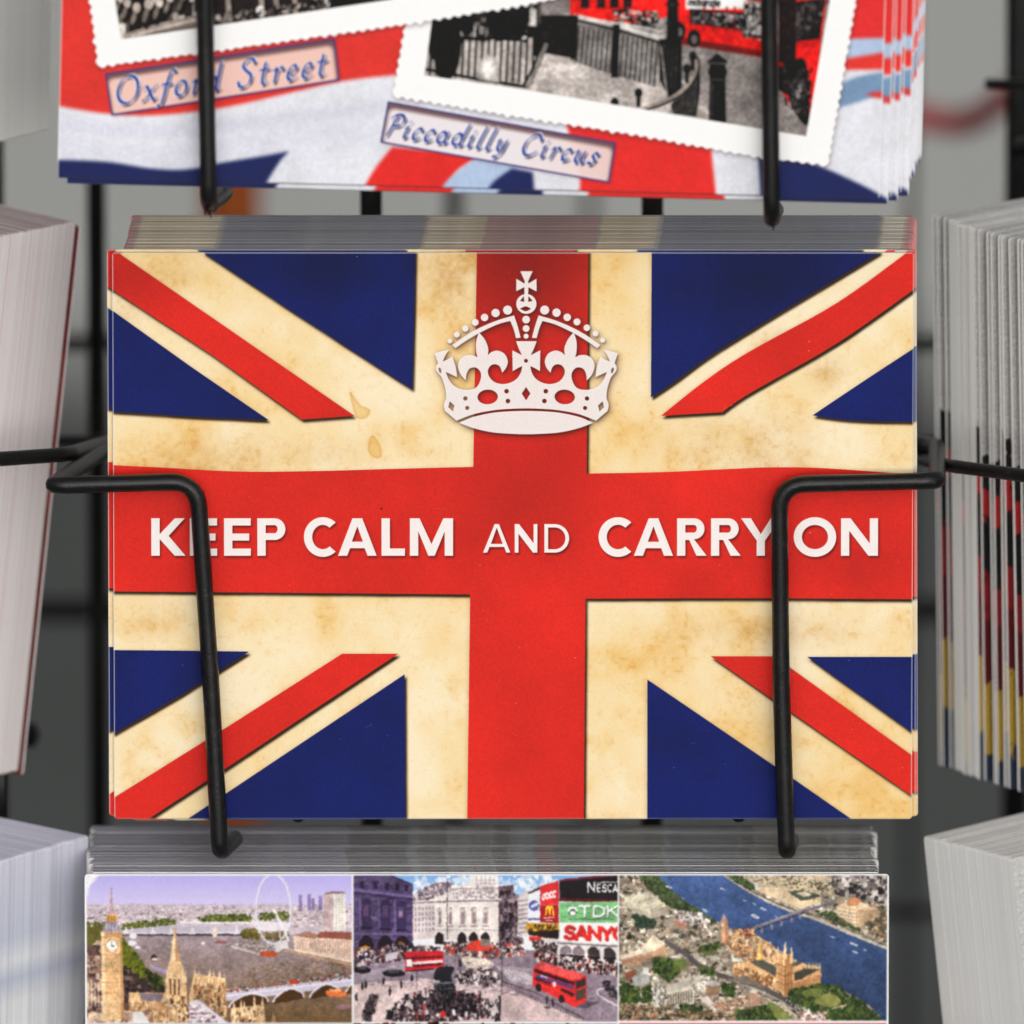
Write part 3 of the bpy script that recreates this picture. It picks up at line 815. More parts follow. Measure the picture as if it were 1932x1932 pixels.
        for x, y, w in ((410, 855, 18), (855, 828, 15), (380, 780, 26), (370, 830, 30)): A.fill([ell(x, y, w, w * .7)], (238, 232, 240))
        A.fill([ell(975, 822, 40, 12)], (130, 84, 80)); A.rect(925, 730, 950, 790, (236, 216, 200))
        # south bank: wheel island, hall
        A.scatter([(1120, 740), (1240, 740), (1240, 800), (1130, 790)], 60, 10, 22, [(104, 104, 40), (80, 84, 30), (130, 100, 50)], 8, 'blob', rs=rs)
        A.scatter([(1260, 760), (1440, 740), (1430, 810), (1270, 800)], 60, 8, 20, [(120, 96, 60), (90, 84, 40), (150, 120, 96)], 8, 'blob', rs=rs)
        A.fill([[(1190, 680), (1450, 690), (1450, 750), (1220, 740)]], (238, 230, 236))
        A.line([(1050, 850), (1230, 896), (1380, 880)], 15, (222, 208, 204)); A.line([(1070, 835), (1280, 850)], 10, (210, 196, 196))
        A.scatter([(1060, 830), (1430, 820), (1430, 880), (1230, 895)], 120, 4, 14, [(232, 220, 216), (170, 150, 146), (120, 96, 90)], 8, aspect=.4, rs=rs)
        A.fill([smooth_path([(1245, 886), (1300, 880), (1365, 890), (1350, 915), (1260, 915)], True, 4)], (206, 84, 44))
        A.fill([[(1470, 780), (1640, 760), (1880, 800), (1880, 960), (1480, 880)]], (226, 200, 182))
        A.fill([[(1620, 790), (1660, 748), (1880, 756), (1880, 806)]], (146, 82, 66))
        A.fill([[(1470, 775), (1560, 750), (1640, 770), (1620, 800)]], (168, 120, 100))
        for x in range(1500, 1880, 17): A.line([(x, 800 + (x - 1470) * .03), (x, 870 + (x - 1470) * .12)], 5, (170, 128, 108))
        A.fill([[(1420, 870), (1880, 965), (1880, 985), (1420, 884)]], (190, 150, 116)); A.line([(1430, 862), (1880, 955)], 6, (236, 216, 200))
        A.fill([[(1340, 830), (1430, 800), (1440, 860), (1350, 880)]], (230, 222, 222))
        # the wheel
        for th in np.linspace(0, 2 * np.pi, 100, endpoint=False):
            p0 = (1335 + 118 * math.cos(th), 600 + 228 * math.sin(th)); p1 = (1335 + 118 * math.cos(th + .064), 600 + 228 * math.sin(th + .064))
            A.line([p0, p1], 9, (240, 236, 246))
            if int(th * 100 / 6.283) % 3 == 0:
                A.fill([ell(1335 + 128 * math.cos(th), 600 + 238 * math.sin(th), 8, 9)], (206, 206, 222))
        for k in range(14):
            th = k * math.pi / 7
            A.line([(1335, 600), (1335 + 112 * math.cos(th), 600 + 220 * math.sin(th))], 2.0, (226, 222, 240), .45)
        A.line([(1352, 625), (1440, 810)], 13, (246, 240, 244)); A.line([(1352, 625), (1390, 830)], 9, (220, 210, 216)); A.line([(1340, 604), (1352, 630)], 16, (246, 242, 246))
        # road bridge on the right
        A.fill([[(1005, 1150), (1880, 1042), (1880, 1110), (1005, 1215)]], (206, 196, 214))
        A.line([(1005, 1150), (1880, 1046)], 8, (120, 92, 84)); A.line([(1005, 1180), (1880, 1072)], 10, (236, 230, 240))
        for x0, x1 in ((1030, 1300), (1330, 1545), (1580, 1790), (1820, 1990)):
            ym = lambda x: 1212 - (x - 1005) * .122
            A.fill([smooth_path([(x0, ym(x0) + 60, 1), (x0 + 30, ym(x0) + 18), ((x0 + x1) / 2, ym((x0 + x1) / 2) - 20), (x1 - 30, ym(x1) + 10), (x1, ym(x1) + 50, 1)], True, 6)], (70, 44, 20))
            A.line(smooth_path([(x0, ym(x0) + 46), (x0 + 30, ym(x0) + 8), ((x0 + x1) / 2, ym((x0 + x1) / 2) - 26), (x1 - 30, ym(x1)), (x1, ym(x1) + 40)], False, 6), 10, (232, 228, 238))
        A.scatter([(1020, 1128), (1880, 1020), (1880, 1060), (1020, 1165)], 90, 4, 13, [(226, 220, 222), (90, 66, 66), (200, 70, 50), (60, 44, 44), (250, 248, 246)], 8, aspect=.55, rs=rs)
        A.rect(1445, 1072, 1500, 1100, (212, 62, 44))
        A.fill([smooth_path([(1700, 1140), (1820, 1150), (1815, 1180), (1710, 1178)], True, 4)], (224, 112, 56)); A.rect(1720, 1130, 1800, 1150, (236, 160, 110))
        A.fill([smooth_path([(1760, 1240), (1850, 1236), (1862, 1258), (1780, 1268)], True, 4)], (150, 110, 120))
        # the palace in front
        st, stl, std, dk = (232, 190, 140), (246, 214, 170), (196, 146, 98), (96, 66, 50)
        A.scatter([(55, 850), (165, 830), (160, 1370), (55, 1370)], 150, 10, 34, [(110, 80, 76), (170, 130, 110), (70, 52, 50), (200, 170, 150)], 10, rs=rs)
        for x in range(70, 160, 24): A.line([(x, 1090), (x, 1250)], 8, (236, 214, 190))
        A.scatter([(300, 990), (480, 1100), (570, 1200), (300, 1240)], 150, 12, 36, [(90, 64, 60), (60, 44, 44), (130, 100, 90), (40, 30, 32)], 8, rs=rs)
        A.fill([[(350, 1155), (600, 1160), (600, 1370), (340, 1370)]], st)
        A.fill([[(425, 1160), (585, 1165), (570, 1222), (430, 1215)]], (136, 116, 128))
        A.scatter([(350, 1225), (590, 1225), (590, 1370), (350, 1370)], 160, 4, 16, [std, stl, st, (150, 108, 74)], 8, aspect=1.8, rs=rs)
        A.fill([[(200, 1190), (240, 1165), (350, 1240), (350, 1300), (270, 1290), (225, 1270)]], (98, 66, 58))
        A.scatter([(80, 1300), (500, 1290), (500, 1370), (80, 1370)], 140, 10, 34, [(200, 160, 130), (236, 206, 176), (150, 110, 92), (180, 150, 150)], 8, aspect=.7, rs=rs)
        A.fill([[(370, 1290), (440, 1280), (500, 1370), (380, 1370)]], (240, 232, 230))
        # clock tower
        A.fill([[(160, 750), (302, 750), (305, 1180), (318, 1330), (165, 1340)]], st)
        A.fill([[(160, 750), (182, 750), (190, 1340), (165, 1340)]], stl); A.fill([[(284, 750), (302, 750), (318, 1330), (296, 1330)]], std)
        for x in range(196, 284, 15): A.line([(x, 900), (x + 4, 1180)], 5, std)
        for y in (790, 905, 1015, 1090, 1160): A.line([(160, y), (306, y)], 7, std)
        for x in range(196, 284, 14): A.line([(x, 758), (x, 784)], 7, (140, 96, 60))
        A.fill([[(166, 750), (196, 684), (270, 684), (300, 750)]], (150, 138, 156))
        for x in range(200, 280, 22): A.line([(x, 700), (x - 3, 740)], 7, (206, 196, 206))
        A.rect(200, 640, 268, 686, (206, 150, 82)); A.line([(196, 640), (272, 640)], 9, (232, 186, 120))
        for x in (212, 232, 252): A.line([(x, 645), (x, 684)], 7, (150, 96, 46))
        A.fill([[(205, 636), (222, 580), (232, 470), (242, 580), (264, 636)]], (190, 160, 168))
        A.line([(232, 560), (233, 465)], 7, (186, 140, 130))
        A.fill([ell(235, 845, 46, 46)], (186, 140, 80)); A.fill([ell(235, 845, 38, 38)], (250, 248, 244)); A.line([(235, 845), (235, 815)], 5, (60, 50, 50)); A.line([(235, 845), (255, 850)], 5, (60, 50, 50))
        for a in range(12): A.fill([ell(235 + 31 * math.cos(a * .5236), 845 + 31 * math.sin(a * .5236), 3, 3, 0, 6)], (90, 84, 84))
        # central spire
        A.fill([[(660, 712), (695, 950), (630, 950)]], stl); A.fill([[(662, 712), (698, 950), (668, 950)]], std)
        A.fill([[(600, 1080), (625, 950), (710, 950), (740, 1080), (755, 1370), (585, 1370)]], st)
        for x in (608, 636, 690, 718, 735): A.fill([[(x - 10, 1090), (x, 960 + abs(x - 664) * .6), (x + 10, 1090)]], stl)
        for x in (632, 662, 690): A.line([(x, 1070), (x, 1170)], 13, dk)
        for x in range(600, 750, 14): A.line([(x, 1190), (x, 1360)], 5, std if (x // 14) % 2 else stl)
        A.scatter([(600, 1180), (750, 1180), (755, 1370), (585, 1370)], 70, 4, 13, [dk, std, stl], 8, aspect=2, rs=rs)
        # twin-turret block and pinnacles
        A.fill([[(790, 1030), (1010, 1060), (1015, 1320), (760, 1370), (760, 1180)]], st)
        for x, y in ((800, 990), (828, 1005), (900, 985), (928, 1000), (968, 1010), (1000, 1030)):
            A.fill([[(x - 13, y + 110), (x, y - 10), (x + 13, y + 110)]], stl); A.line([(x + 4, y + 60), (x + 4, y + 240)], 9, std)
        for x in range(800, 1010, 16): A.line([(x, 1110), (x + 2, 1240)], 6, std)
        A.scatter([(800, 1100), (1005, 1100), (1005, 1300), (790, 1300)], 90, 4, 13, [dk, std, stl, (150, 106, 72)], 8, aspect=2, rs=rs)
        A.fill([[(760, 1215), (830, 1200), (1040, 1370), (760, 1370)]], (226, 214, 220)); A.line([(830, 1205), (1040, 1365)], 9, (150, 130, 140))
        A.scatter([(760, 1230), (860, 1240), (980, 1370), (760, 1370)], 60, 8, 24, [(246, 240, 240), (196, 180, 190), (130, 100, 110)], 8, aspect=.5, rs=rs)
        A.fill([[(1040, 1260), (1270, 1240), (1280, 1370), (1050, 1370)]], st)
        for x, y in ((1065, 1215), (1115, 1215), (1135, 1225), (1205, 1190), (1260, 1205)): A.fill([[(x - 13, 1340), (x - 6, y + 20), (x, y - 20), (x + 6, y + 20), (x + 13, 1340)]], stl)
        A.scatter([(1050, 1280), (1270, 1270), (1280, 1370), (1050, 1370)], 60, 4, 14, [std, stl, dk], 8, aspect=2, rs=rs)
        A.fill([[(1320, 1370), (1335, 1270), (1352, 1370)]], (170, 130, 96))
    def square():
        for k in range(20): A.rect(0, 370 + k * 10, 1932, 381 + k * 10, np.array((120, 170, 228)) * (1 - k / 19) + np.array((206, 222, 240)) * k / 19)
        A.scatter([(460, 380), (1450, 380), (1450, 470), (460, 500)], 60, 20, 60, [(236, 240, 248), (214, 226, 244), (180, 206, 238)], 4, 'blob', .5, rs=rs)
        # ground
        A.fill([[(0, 900), (1932, 860), (1932, 1400), (0, 1400)]], (146, 128, 142))
        A.fill([[(40, 1100), (560, 1060), (740, 1100), (1040, 1090), (1560, 1350), (40, 1350)]], (216, 192, 190))
        A.fill([[(1060, 1140), (1100, 1130), (1640, 1350), (1040, 1350)]], (208, 182, 182))
        A.fill([[(780, 930), (880, 900), (1010, 960), (1000, 1000), (820, 990)]], (222, 206, 190))
        A.scatter([(40, 960), (560, 930), (1040, 960), (1280, 980), (1860, 1100), (1860, 1350), (1300, 1180), (40, 1100)], 420, 5, 26, [(150, 132, 148), (134, 116, 132), (166, 150, 164), (120, 104, 120)], 5, aspect=.25, rs=rs)
        for k in range(9):
            A.line([(1030 + k * 26, 985 + k * 6), (1180 + k * 30, 1090 + k * 6)], 5, (232, 222, 226)); A.line([(1270 - k * 14, 1000 + k * 12), (1030 + k * 10, 985 + k * 10)], 4, (226, 214, 220))
        for k in range(5): A.line([(60, 1040 + k * 12), (500, 950 + k * 14)], 4, (200, 188, 196))
        A.line(smooth_path([(1860, 1130), (1740, 1130), (1720, 1170), (1860, 1250)], False, 6), 9, (236, 226, 228))
        # left building in violet shade
        A.fill([[(40, 390), (300, 370), (455, 440), (455, 860), (40, 960)]], (84, 68, 106))
        A.scatter([(40, 390), (450, 440), (450, 860), (40, 940)], 300, 8, 30, [(76, 60, 98), (96, 80, 120), (66, 52, 86)], 5, aspect=.5, rs=rs)
        A.line([(40, 470), (455, 520)], 15, (120, 100, 158)); A.line([(40, 492), (455, 540)], 8, (50, 36, 72)); A.line([(40, 388), (290, 372), (455, 440)], 12, (66, 50, 90))
        for x in (110, 200, 280, 350, 412): A.rect(x - 14, 415 + (x - 100) * .08, x + 14, 460 + (x - 100) * .08, (40, 30, 58))
        for x in (140, 270, 378):
            dy = (x - 140) * .06
            A.fill([smooth_path([(x - 30, 740 + dy, 1), (x - 30, 560 + dy), (x, 530 + dy), (x + 30, 560 + dy), (x + 30, 740 + dy, 1)], True, 5)], (56, 42, 80))
            A.rect(x - 20, 570 + dy, x + 16, 650 + dy, (84, 66, 104)); A.rect(x - 18, 600 + dy, x + 6, 640 + dy, (150, 120, 150) if x > 300 else (90, 60, 92)); A.line([(x - 36, 725 + dy), (x + 36, 728 + dy)], 12, (36, 26, 52))
            A.line([(x - 44, 545), (x - 44, 740)], 10, (112, 92, 150))
        for x in (138, 268, 385): A.fill([smooth_path([(x - 48, 900, 1), (x - 48, 820), (x, 775), (x + 48, 820), (x + 48, 890, 1)], True, 5)], (34, 22, 34))
        A.line([(40, 765), (455, 770)], 10, (120, 100, 150)); A.fill([ell(130, 862, 40, 15)], (186, 126, 40)); A.fill([ell(372, 830, 22, 11)], (150, 96, 40))
        A.scatter([(60, 880), (440, 830), (640, 860), (640, 900), (200, 960), (50, 980)], 220, 6, 17, [(30, 22, 32), (60, 46, 60), (150, 130, 140), (220, 206, 206), (110, 60, 60)], 8, aspect=1.3, rs=rs)
        A.fill([[(265, 905), (350, 880), (352, 930), (268, 948)]], (206, 196, 206))
        # middle building, white, curved front
        wt, wl_, ws = (238, 228, 222), (250, 246, 242), (196, 178, 184)
        A.fill([[(455, 520), (640, 430), (740, 500), (740, 800), (455, 800)]], (222, 208, 208))
        A.fill([[(470, 500), (600, 430), (700, 420), (740, 440), (640, 520), (455, 560)]], (130, 112, 124))
        A.scatter([(470, 480), (700, 430), (730, 450), (640, 520), (460, 560)], 80, 5, 18, [(150, 132, 140), (100, 84, 96), (220, 210, 210)], 6, rs=rs)
        for r in range(5):
            for x in range(470, 620, 24): A.rect(x, 590 + r * 36 - (x - 470) * .08, x + 10, 612 + r * 36 - (x - 470) * .08, (150, 132, 146))
        A.fill([[(600, 520), (740, 490), (860, 440), (1040, 450), (1060, 540), (1060, 830), (610, 800)]], wt)
        A.fill([[(680, 470), (860, 430), (1040, 440), (1140, 440), (1145, 540), (740, 545)]], (234, 224, 220))
        A.fill([[(1040, 450), (1140, 440), (1150, 540), (1170, 620), (1160, 850), (1040, 850)]], (96, 74, 84))
        A.scatter([(1050, 470), (1140, 470), (1190, 560), (1200, 840), (1060, 850)], 120, 7, 22, [(60, 44, 54), (120, 98, 108), (150, 130, 138), (40, 28, 36)], 6, aspect=1.3, rs=rs)
        A.rect(845, 380, 1040, 440, (240, 234, 228)); A.fill([ell(950, 405, 80, 40)], wl_); A.line([(875, 410), (1025, 410)], 6, ws); A.line([(880, 430), (1030, 430)], 6, ws)
        for x in (890, 920, 950, 980, 1010): A.line([(x, 385), (x, 440)], 6, ws)
        A.scatter([(690, 450), (1030, 455), (1040, 530), (740, 535)], 130, 4, 15, [ws, wl_, (160, 140, 150), wt], 6, aspect=1.2, rs=rs)
        A.line([(455, 560), (740, 548), (1060, 545)], 11, (150, 130, 138)); A.line([(455, 552), (740, 538), (1060, 535)], 7, wl_); A.line([(690, 470), (1040, 460)], 6, (170, 150, 156))
        for x in (640, 712, 795, 872, 950):
            w = 17 if x > 750 else 10
            A.rect(x - w, 590, x + w, 700, (170, 148, 150)); A.line([(x - w - 7, 580), (x + w + 7, 580)], 8, wl_); A.line([(x, 590), (x, 700)], 5, (110, 90, 100)); A.fill([ell(x, 610, w + 5, 13)], (200, 184, 182)); A.line([(x - w - 5, 715), (x + w + 5, 715)], 9, (150, 130, 136))
        for x in (790, 868, 950, 636):
            A.fill([smooth_path([(x - 28, 835, 1), (x - 28, 780), (x, 755), (x + 28, 780), (x + 28, 835, 1)], True, 5)], (40, 28, 32))
        A.line([(600, 740), (1040, 742)], 7, ws)
        for x, y0, y1 in ((690, 400, 800), (768, 780, 1010), (1062, 900, 1170), (482, 900, 1140)): A.line([(x, y0), (x, y1)], 5, (50, 40, 48))
        # right: billboards
        A.fill([[(1170, 530), (1240, 470), (1240, 800), (1170, 760)]], (226, 214, 212))
        for y in range(540, 760, 30): A.line([(1175, y + 10), (1238, y)], 8, (150, 132, 140))
        A.fill([[(1240, 500), (1322, 470), (1322, 690), (1240, 690)]], (240, 240, 248)); A.fill([ell(1282, 578, 36, 34, -.4)], (86, 92, 160)); A.fill([ell(1288, 575, 30, 12, -.5)], (220, 224, 244)); A.line([(1245, 668), (1320, 668)], 13, (110, 96, 150))
        A.fill([[(1240, 490), (1322, 455), (1322, 472), (1240, 502)]], (60, 46, 46))
        A.fill([[(1324, 448), (1450, 412), (1450, 570), (1324, 576)]], (222, 46, 50))
        for r in text_rings('cocc', ITALIC, (1338, 540), 70, -.22, ell(0, 0, 6, 6, 0, 8), .3, .08, 100): A.fill([r], (250, 236, 236))
        A.fill([[(1324, 578), (1450, 572), (1450, 695), (1324, 690)]], (164, 30, 38))
        for q in ([(1362, 640), (1370, 590), (1382, 588), (1388, 640)], [(1388, 640), (1394, 588), (1406, 590), (1414, 640)]): A.line(smooth_path(q, False, 5), 10, (248, 206, 40))
        A.line([(1350, 662), (1418, 656)], 8, (236, 200, 190)); A.line([(1362, 678), (1408, 676)], 6, (236, 206, 190))
        A.fill([[(1228, 695), (1450, 698), (1450, 742), (1228, 742)]], (226, 160, 40)); A.fill([[(1240, 742), (1450, 740), (1450, 800), (1250, 790)]], (44, 26, 24))
        A.scatter([(1240, 705), (1445, 705), (1445, 740), (1240, 738)], 26, 6, 16, [(60, 40, 20), (236, 180, 60), (110, 80, 30)], 8, rs=rs)
        A.fill([[(1455, 410), (1860, 372), (1860, 560), (1455, 548)]], (30, 24, 28)); A.fill([[(1455, 405), (1860, 366), (1860, 380), (1455, 420)]], (120, 34, 46)); A.fill([[(1455, 528), (1860, 540), (1860, 560), (1455, 548)]], (96, 22, 26))
        for r in text_rings('N', PLAIN, (1650, 486), 62, 0, ell(0, 0, 5.6, 6, 0, 8), 0, .1, 50): A.fill([r], (250, 248, 248))
        for r in text_rings('ESCA', PLAIN, (1714, 486), 48, 0, ell(0, 0, 4.6, 5, 0, 8), 0, .30, 148): A.fill([r], (250, 248, 248))
        A.line([(1710, 425), (1850, 421)], 6, (250, 248, 248))
        A.fill([[(1455, 560), (1860, 548), (1860, 690), (1455, 690)]], (130, 196, 132))
        for y in (580, 605, 632, 655): A.line([(1458, y), (1860, y - 8)], 3, (96, 170, 100))
        for r in text_rings('TDK', PLAIN, (1590, 650), 68, 0, ell(0, 0, 7, 7, 0, 8), 0, .2, 290):
            A.fill([r + (4, 5)], (50, 76, 54))
        for r in text_rings('TDK', PLAIN, (1590, 650), 68, 0, ell(0, 0, 7, 7, 0, 8), 0, .2, 290): A.fill([r], (252, 252, 250))
        A.fill([ell(1545, 615, 32, 34)], (60, 84, 64)); A.fill([ell(1545, 630, 20, 16)], (250, 250, 250))
        for a in range(5): A.fill([ell(1545 + 28 * math.cos(3.5 + a * .6), 622 + 30 * math.sin(3.5 + a * .6), 9, 10)], (250, 250, 250))
        for k in range(22): A.line([(1520 + k * 14, 668), (1528 + k * 14, 668)], 7, (60, 90, 64))
        A.fill([[(1455, 690), (1860, 690), (1860, 832), (1455, 812)]], (248, 244, 244))
        rr = text_rings('SANYO', PLAIN, (1494, 796), 78, .02, ell(0, 0, 12, 11, 0, 10), 0, .14, 430)
        for r in rr: A.fill([r + (4, 4)], (150, 20, 26))
        for r in rr: A.fill([r], (226, 42, 40))
        A.fill([[(1440, 815), (1860, 836), (1860, 1000), (1440, 920)]], (232, 222, 220))
        for x in (1500, 1586, 1690, 1800):
            A.fill([smooth_path([(x - 38, 900 + (x - 1500) * .06, 1), (x - 38, 870), (x, 838 + (x - 1500) * .06), (x + 38, 870 + (x - 1500) * .08), (x + 38, 900 + (x - 1500) * .08, 1)], True, 5)], (130, 116, 122) if x < 1650 else (60, 48, 50))
            A.line([(x - 40, 908 + (x - 1500) * .06), (x + 40, 912 + (x - 1500) * .06)], 14, (30, 22, 24)); A.rect(x - 30, 915 + (x - 1500) * .06, x + 30, 970, (40, 30, 32))
        A.line([(1440, 826), (1860, 850)], 11, (120, 110, 118)); A.fill([[(1245, 775), (1440, 800), (1440, 830), (1330, 815), (1250, 800)]], (232, 222, 220)); A.rect(1250, 785, 1330, 812, (214, 50, 46))
        A.scatter([(1270, 815), (1440, 830), (1440, 920), (1300, 900)], 70, 7, 18, [(40, 28, 30), (80, 60, 60), (160, 140, 140)], 8, rs=rs)
        A.scatter([(1290, 900), (1440, 920), (1860, 970), (1860, 1040), (1660, 1020), (1300, 950)], 280, 6, 15, [(40, 30, 34), (90, 70, 74), (214, 200, 200), (150, 60, 56), (240, 232, 230), (20, 16, 20)], 8, aspect=1.5, rs=rs)
        A.scatter([(660, 820), (1180, 830), (1240, 900), (1000, 930), (680, 900)], 240, 6, 15, [(50, 36, 40), (120, 100, 104), (220, 204, 200), (190, 60, 44), (80, 64, 70)], 8, aspect=1.4, rs=rs)
        A.fill([[(820, 840), (900, 800), (980, 850), (980, 880), (830, 880)]], (206, 60, 46)); A.rect(920, 800, 975, 850, (120, 110, 104))
        # buses
        A.fill([smooth_path([(405, 1015, 1), (402, 910, 1), (420, 885), (640, 880), (664, 895), (664, 985, 1), (600, 1000, 1)], True, 4)], (206, 34, 44))
        A.line([(412, 930), (655, 918)], 15, (90, 22, 30)); A.line([(440, 962), (655, 948)], 19, (236, 216, 216)); A.line([(412, 985), (655, 966)], 13, (70, 18, 26)); A.rect(412, 935, 450, 985, (246, 240, 240))
        A.line([(405, 1015), (600, 1000)], 8, (40, 20, 26))
        A.fill([[(1278, 985), (1330, 950), (1640, 1040), (1636, 1215), (1560, 1255), (1272, 1110)]], (222, 44, 42))
        A.fill([[(1278, 985), (1330, 950), (1640, 1040), (1560, 1078)]], (240, 84, 84))
        A.line([(1290, 1010), (1552, 1098)], 22, (50, 20, 26)); A.line([(1300, 1045), (1545, 1122)], 19, (66, 60, 130)); A.fill([ell(1420, 1100, 13, 20)], (236, 226, 236)); A.line([(1330, 1046), (1370, 1058)], 14, (210, 200, 226)); A.line([(1300, 1078), (1400, 1112)], 10, (160, 30, 34)); A.line([(1470, 1136), (1548, 1172)], 22, (60, 24, 30)); A.line([(1290, 1060), (1390, 1096)], 14, (70, 24, 36))
        A.fill([[(1566, 1085), (1634, 1056), (1632, 1110), (1566, 1135)]], (60, 40, 44)); A.fill([[(1566, 1150), (1632, 1120), (1630, 1190), (1566, 1215)]], (80, 60, 52))
        for x, y in ((1312, 1122), (1470, 1200)): A.fill([ell(x, y, 20, 28, -.3)], (40, 24, 26))
        A.fill([[(1560, 1255), (1640, 1215), (1730, 1220), (1640, 1262)]], (90, 76, 90))
        for x, y, w in ((110, 1005, 60), (325, 1028, 80)): A.fill([ell(x, y, w, 24)], (26, 20, 26)); A.fill([ell(x, y - 12, w * .55, 11)], (80, 72, 84))
        # fountain and the crowd round it
        A.scatter([(740, 1030), (1010, 1000), (1050, 1080), (980, 1110), (760, 1090)], 200, 6, 17, [(30, 22, 28), (70, 54, 60), (206, 190, 190), (120, 100, 106), (240, 230, 228)], 8, aspect=1.7, rs=rs)
        A.scatter([(270, 1300), (420, 1170), (600, 1130), (860, 1160), (1000, 1230), (940, 1320), (700, 1345), (300, 1350)], 760, 6, 17, [(24, 18, 24), (40, 30, 36), (80, 62, 68), (20, 16, 20), (200, 186, 186), (140, 60, 60), (110, 92, 98), (236, 226, 224)], 8, aspect=1.5, rs=rs)
        A.fill([smooth_path([(590, 1290, 1), (600, 1140), (640, 1080), (600, 1070), (610, 1010), (640, 985), (735, 985), (730, 1020), (715, 1060), (740, 1110), (745, 1270, 1)], True, 4)], (30, 28, 36))
        A.line([(600, 1096), (740, 1088)], 10, (130, 134, 146)); A.line([(612, 1135), (738, 1128)], 6, (90, 92, 104)); A.scatter([(600, 1100), (740, 1100), (745, 1280), (595, 1280)], 80, 4, 13, [(20, 18, 24), (70, 70, 80), (46, 44, 54)], 6, rs=rs)
        A.scatter([(560, 1180), (870, 1170), (900, 1280), (560, 1290)], 170, 7, 18, [(26, 20, 26), (46, 36, 42), (16, 12, 16), (90, 72, 78)], 6, aspect=1.5, rs=rs)
        A.fill([ell(660, 1300, 18, 26)], (200, 40, 40)); A.fill([ell(735, 1290, 11, 22)], (240, 236, 236)); A.fill([ell(820, 1300, 12, 20)], (230, 220, 220))
        A.scatter([(120, 1290), (160, 1180), (215, 1180), (200, 1260), (160, 1340), (110, 1340)], 90, 6, 15, [(26, 20, 26), (60, 48, 54), (110, 92, 96)], 6, aspect=1.7, rs=rs)
        for x, y in ((300, 1150), (375, 1100), (135, 1105), (110, 1115), (255, 1080), (450, 1060), (780, 960), (70, 1190), (1370, 1210), (1410, 1225), (915, 1180)):
            A.fill([ell(x, y, 9, 26)], (30, 24, 30)); A.fill([ell(x + 1, y - 28, 6, 7)], (120, 96, 92))
        A.line([(1062, 1080), (1300, 1160), (1620, 1330)], 6, (70, 50, 56))
        for k in range(30):
            x = 1065 + k * 19; y = 1080 + (x - 1062) * .42
            A.line([(x, y), (x, y + 34)], 4, (80, 60, 66))
        A.line([(1048, 1180), (1045, 1345)], 17, (36, 26, 32)); A.scatter([(940, 1200), (1040, 1200), (1040, 1345), (960, 1345)], 70, 6, 14, [(30, 22, 28), (80, 64, 70), (220, 206, 206)], 8, aspect=1.5, rs=rs)
        A.scatter([(1740, 1090), (1800, 1080), (1860, 1200), (1800, 1190)], 40, 6, 16, [(30, 24, 30), (60, 50, 56), (110, 96, 104)], 6, aspect=1.4, rs=rs)
        A.line([(1060, 1170), (1170, 1125)], 5, (120, 100, 106)); A.fill([ell(1375, 1255, 22, 9)], (90, 76, 80))
    def aerial():
        A.rect(0, 350, 1932, 1320, (156, 142, 124))
        pal = [(214, 202, 182), (150, 134, 116), (84, 76, 68), (236, 228, 212), (120, 104, 88), (60, 60, 50), (190, 164, 140), (200, 188, 170)]
        A.scatter([(90, 360), (1870, 360), (1870, 1300), (90, 1300)], 2600, 5, 26, pal, 10, aspect=.7, rs=rs)
        # river
        riv = smooth_path([(340, 355, 1), (400, 420), (500, 530), (640, 600), (780, 680), (870, 720), (960, 720), (1080, 800), (1250, 900), (1420, 980), (1430, 1060), (1560, 1100), (1700, 1170), (1800, 1250), (1830, 1300, 1), (1880, 1300, 1), (1880, 830, 1), (1600, 720), (1400, 640), (1270, 600), (1120, 540), (960, 460), (840, 400), (790, 355, 1)], True, 6)
        A.fill([riv], (58, 80, 122))
        mk = A.mask([riv])
        yy = np.linspace(0, 1, H, dtype=np.float32)[:, None] * np.ones((1, W), np.float32)
        y0, y1 = 0.0, 272 / 1050.
        k = np.clip((yy - y0) / (y1 - y0), 0, 1)
        A.blend(mk * (1 - k) * .55, (84, 112, 174)); A.blend(mk * k * .66, (34, 48, 78))
        nz = fbm(H, W, 5, 3, rs); A.blend(mk * np.clip((nz - .5) * .5, 0, .2), (90, 124, 190)); A.blend(mk * np.clip((.5 - nz) * .5, 0, .2), (24, 42, 92))
        A.fill([[(400, 355), (720, 355), (700, 366), (420, 372)]], (40, 56, 130))
        # banks
        A.line(smooth_path([(790, 362), (960, 470), (1120, 550), (1270, 606), (1400, 648), (1600, 730), (1880, 842)], False, 5), 17, (196, 184, 166)); A.line(smooth_path([(800, 358), (960, 460), (1120, 538), (1270, 594), (1420, 630), (1620, 715), (1880, 822)], False, 5), 7, (90, 84, 70))
        gr = [(58, 74, 44), (44, 60, 36), (76, 92, 52), (90, 100, 60)]
        A.scatter([(800, 365), (860, 360), (1000, 440), (990, 465), (900, 430)], 90, 8, 20, gr, 8, 'blob', .7, rs=rs)
        A.scatter([(230, 370), (340, 365), (480, 500), (620, 590), (740, 660), (700, 680), (560, 600), (420, 560), (300, 450)], 330, 10, 24, gr, 8, 'blob', .8, rs=rs)
        A.scatter([(180, 620), (320, 640), (330, 700), (210, 690)], 60, 12, 28, [(40, 56, 44), (56, 72, 56)], 6, 'blob', .7, rs=rs)
        A.scatter([(1400, 610), (1500, 600), (1660, 690), (1700, 730), (1560, 680)], 90, 9, 20, gr, 8, 'blob', .7, rs=rs)
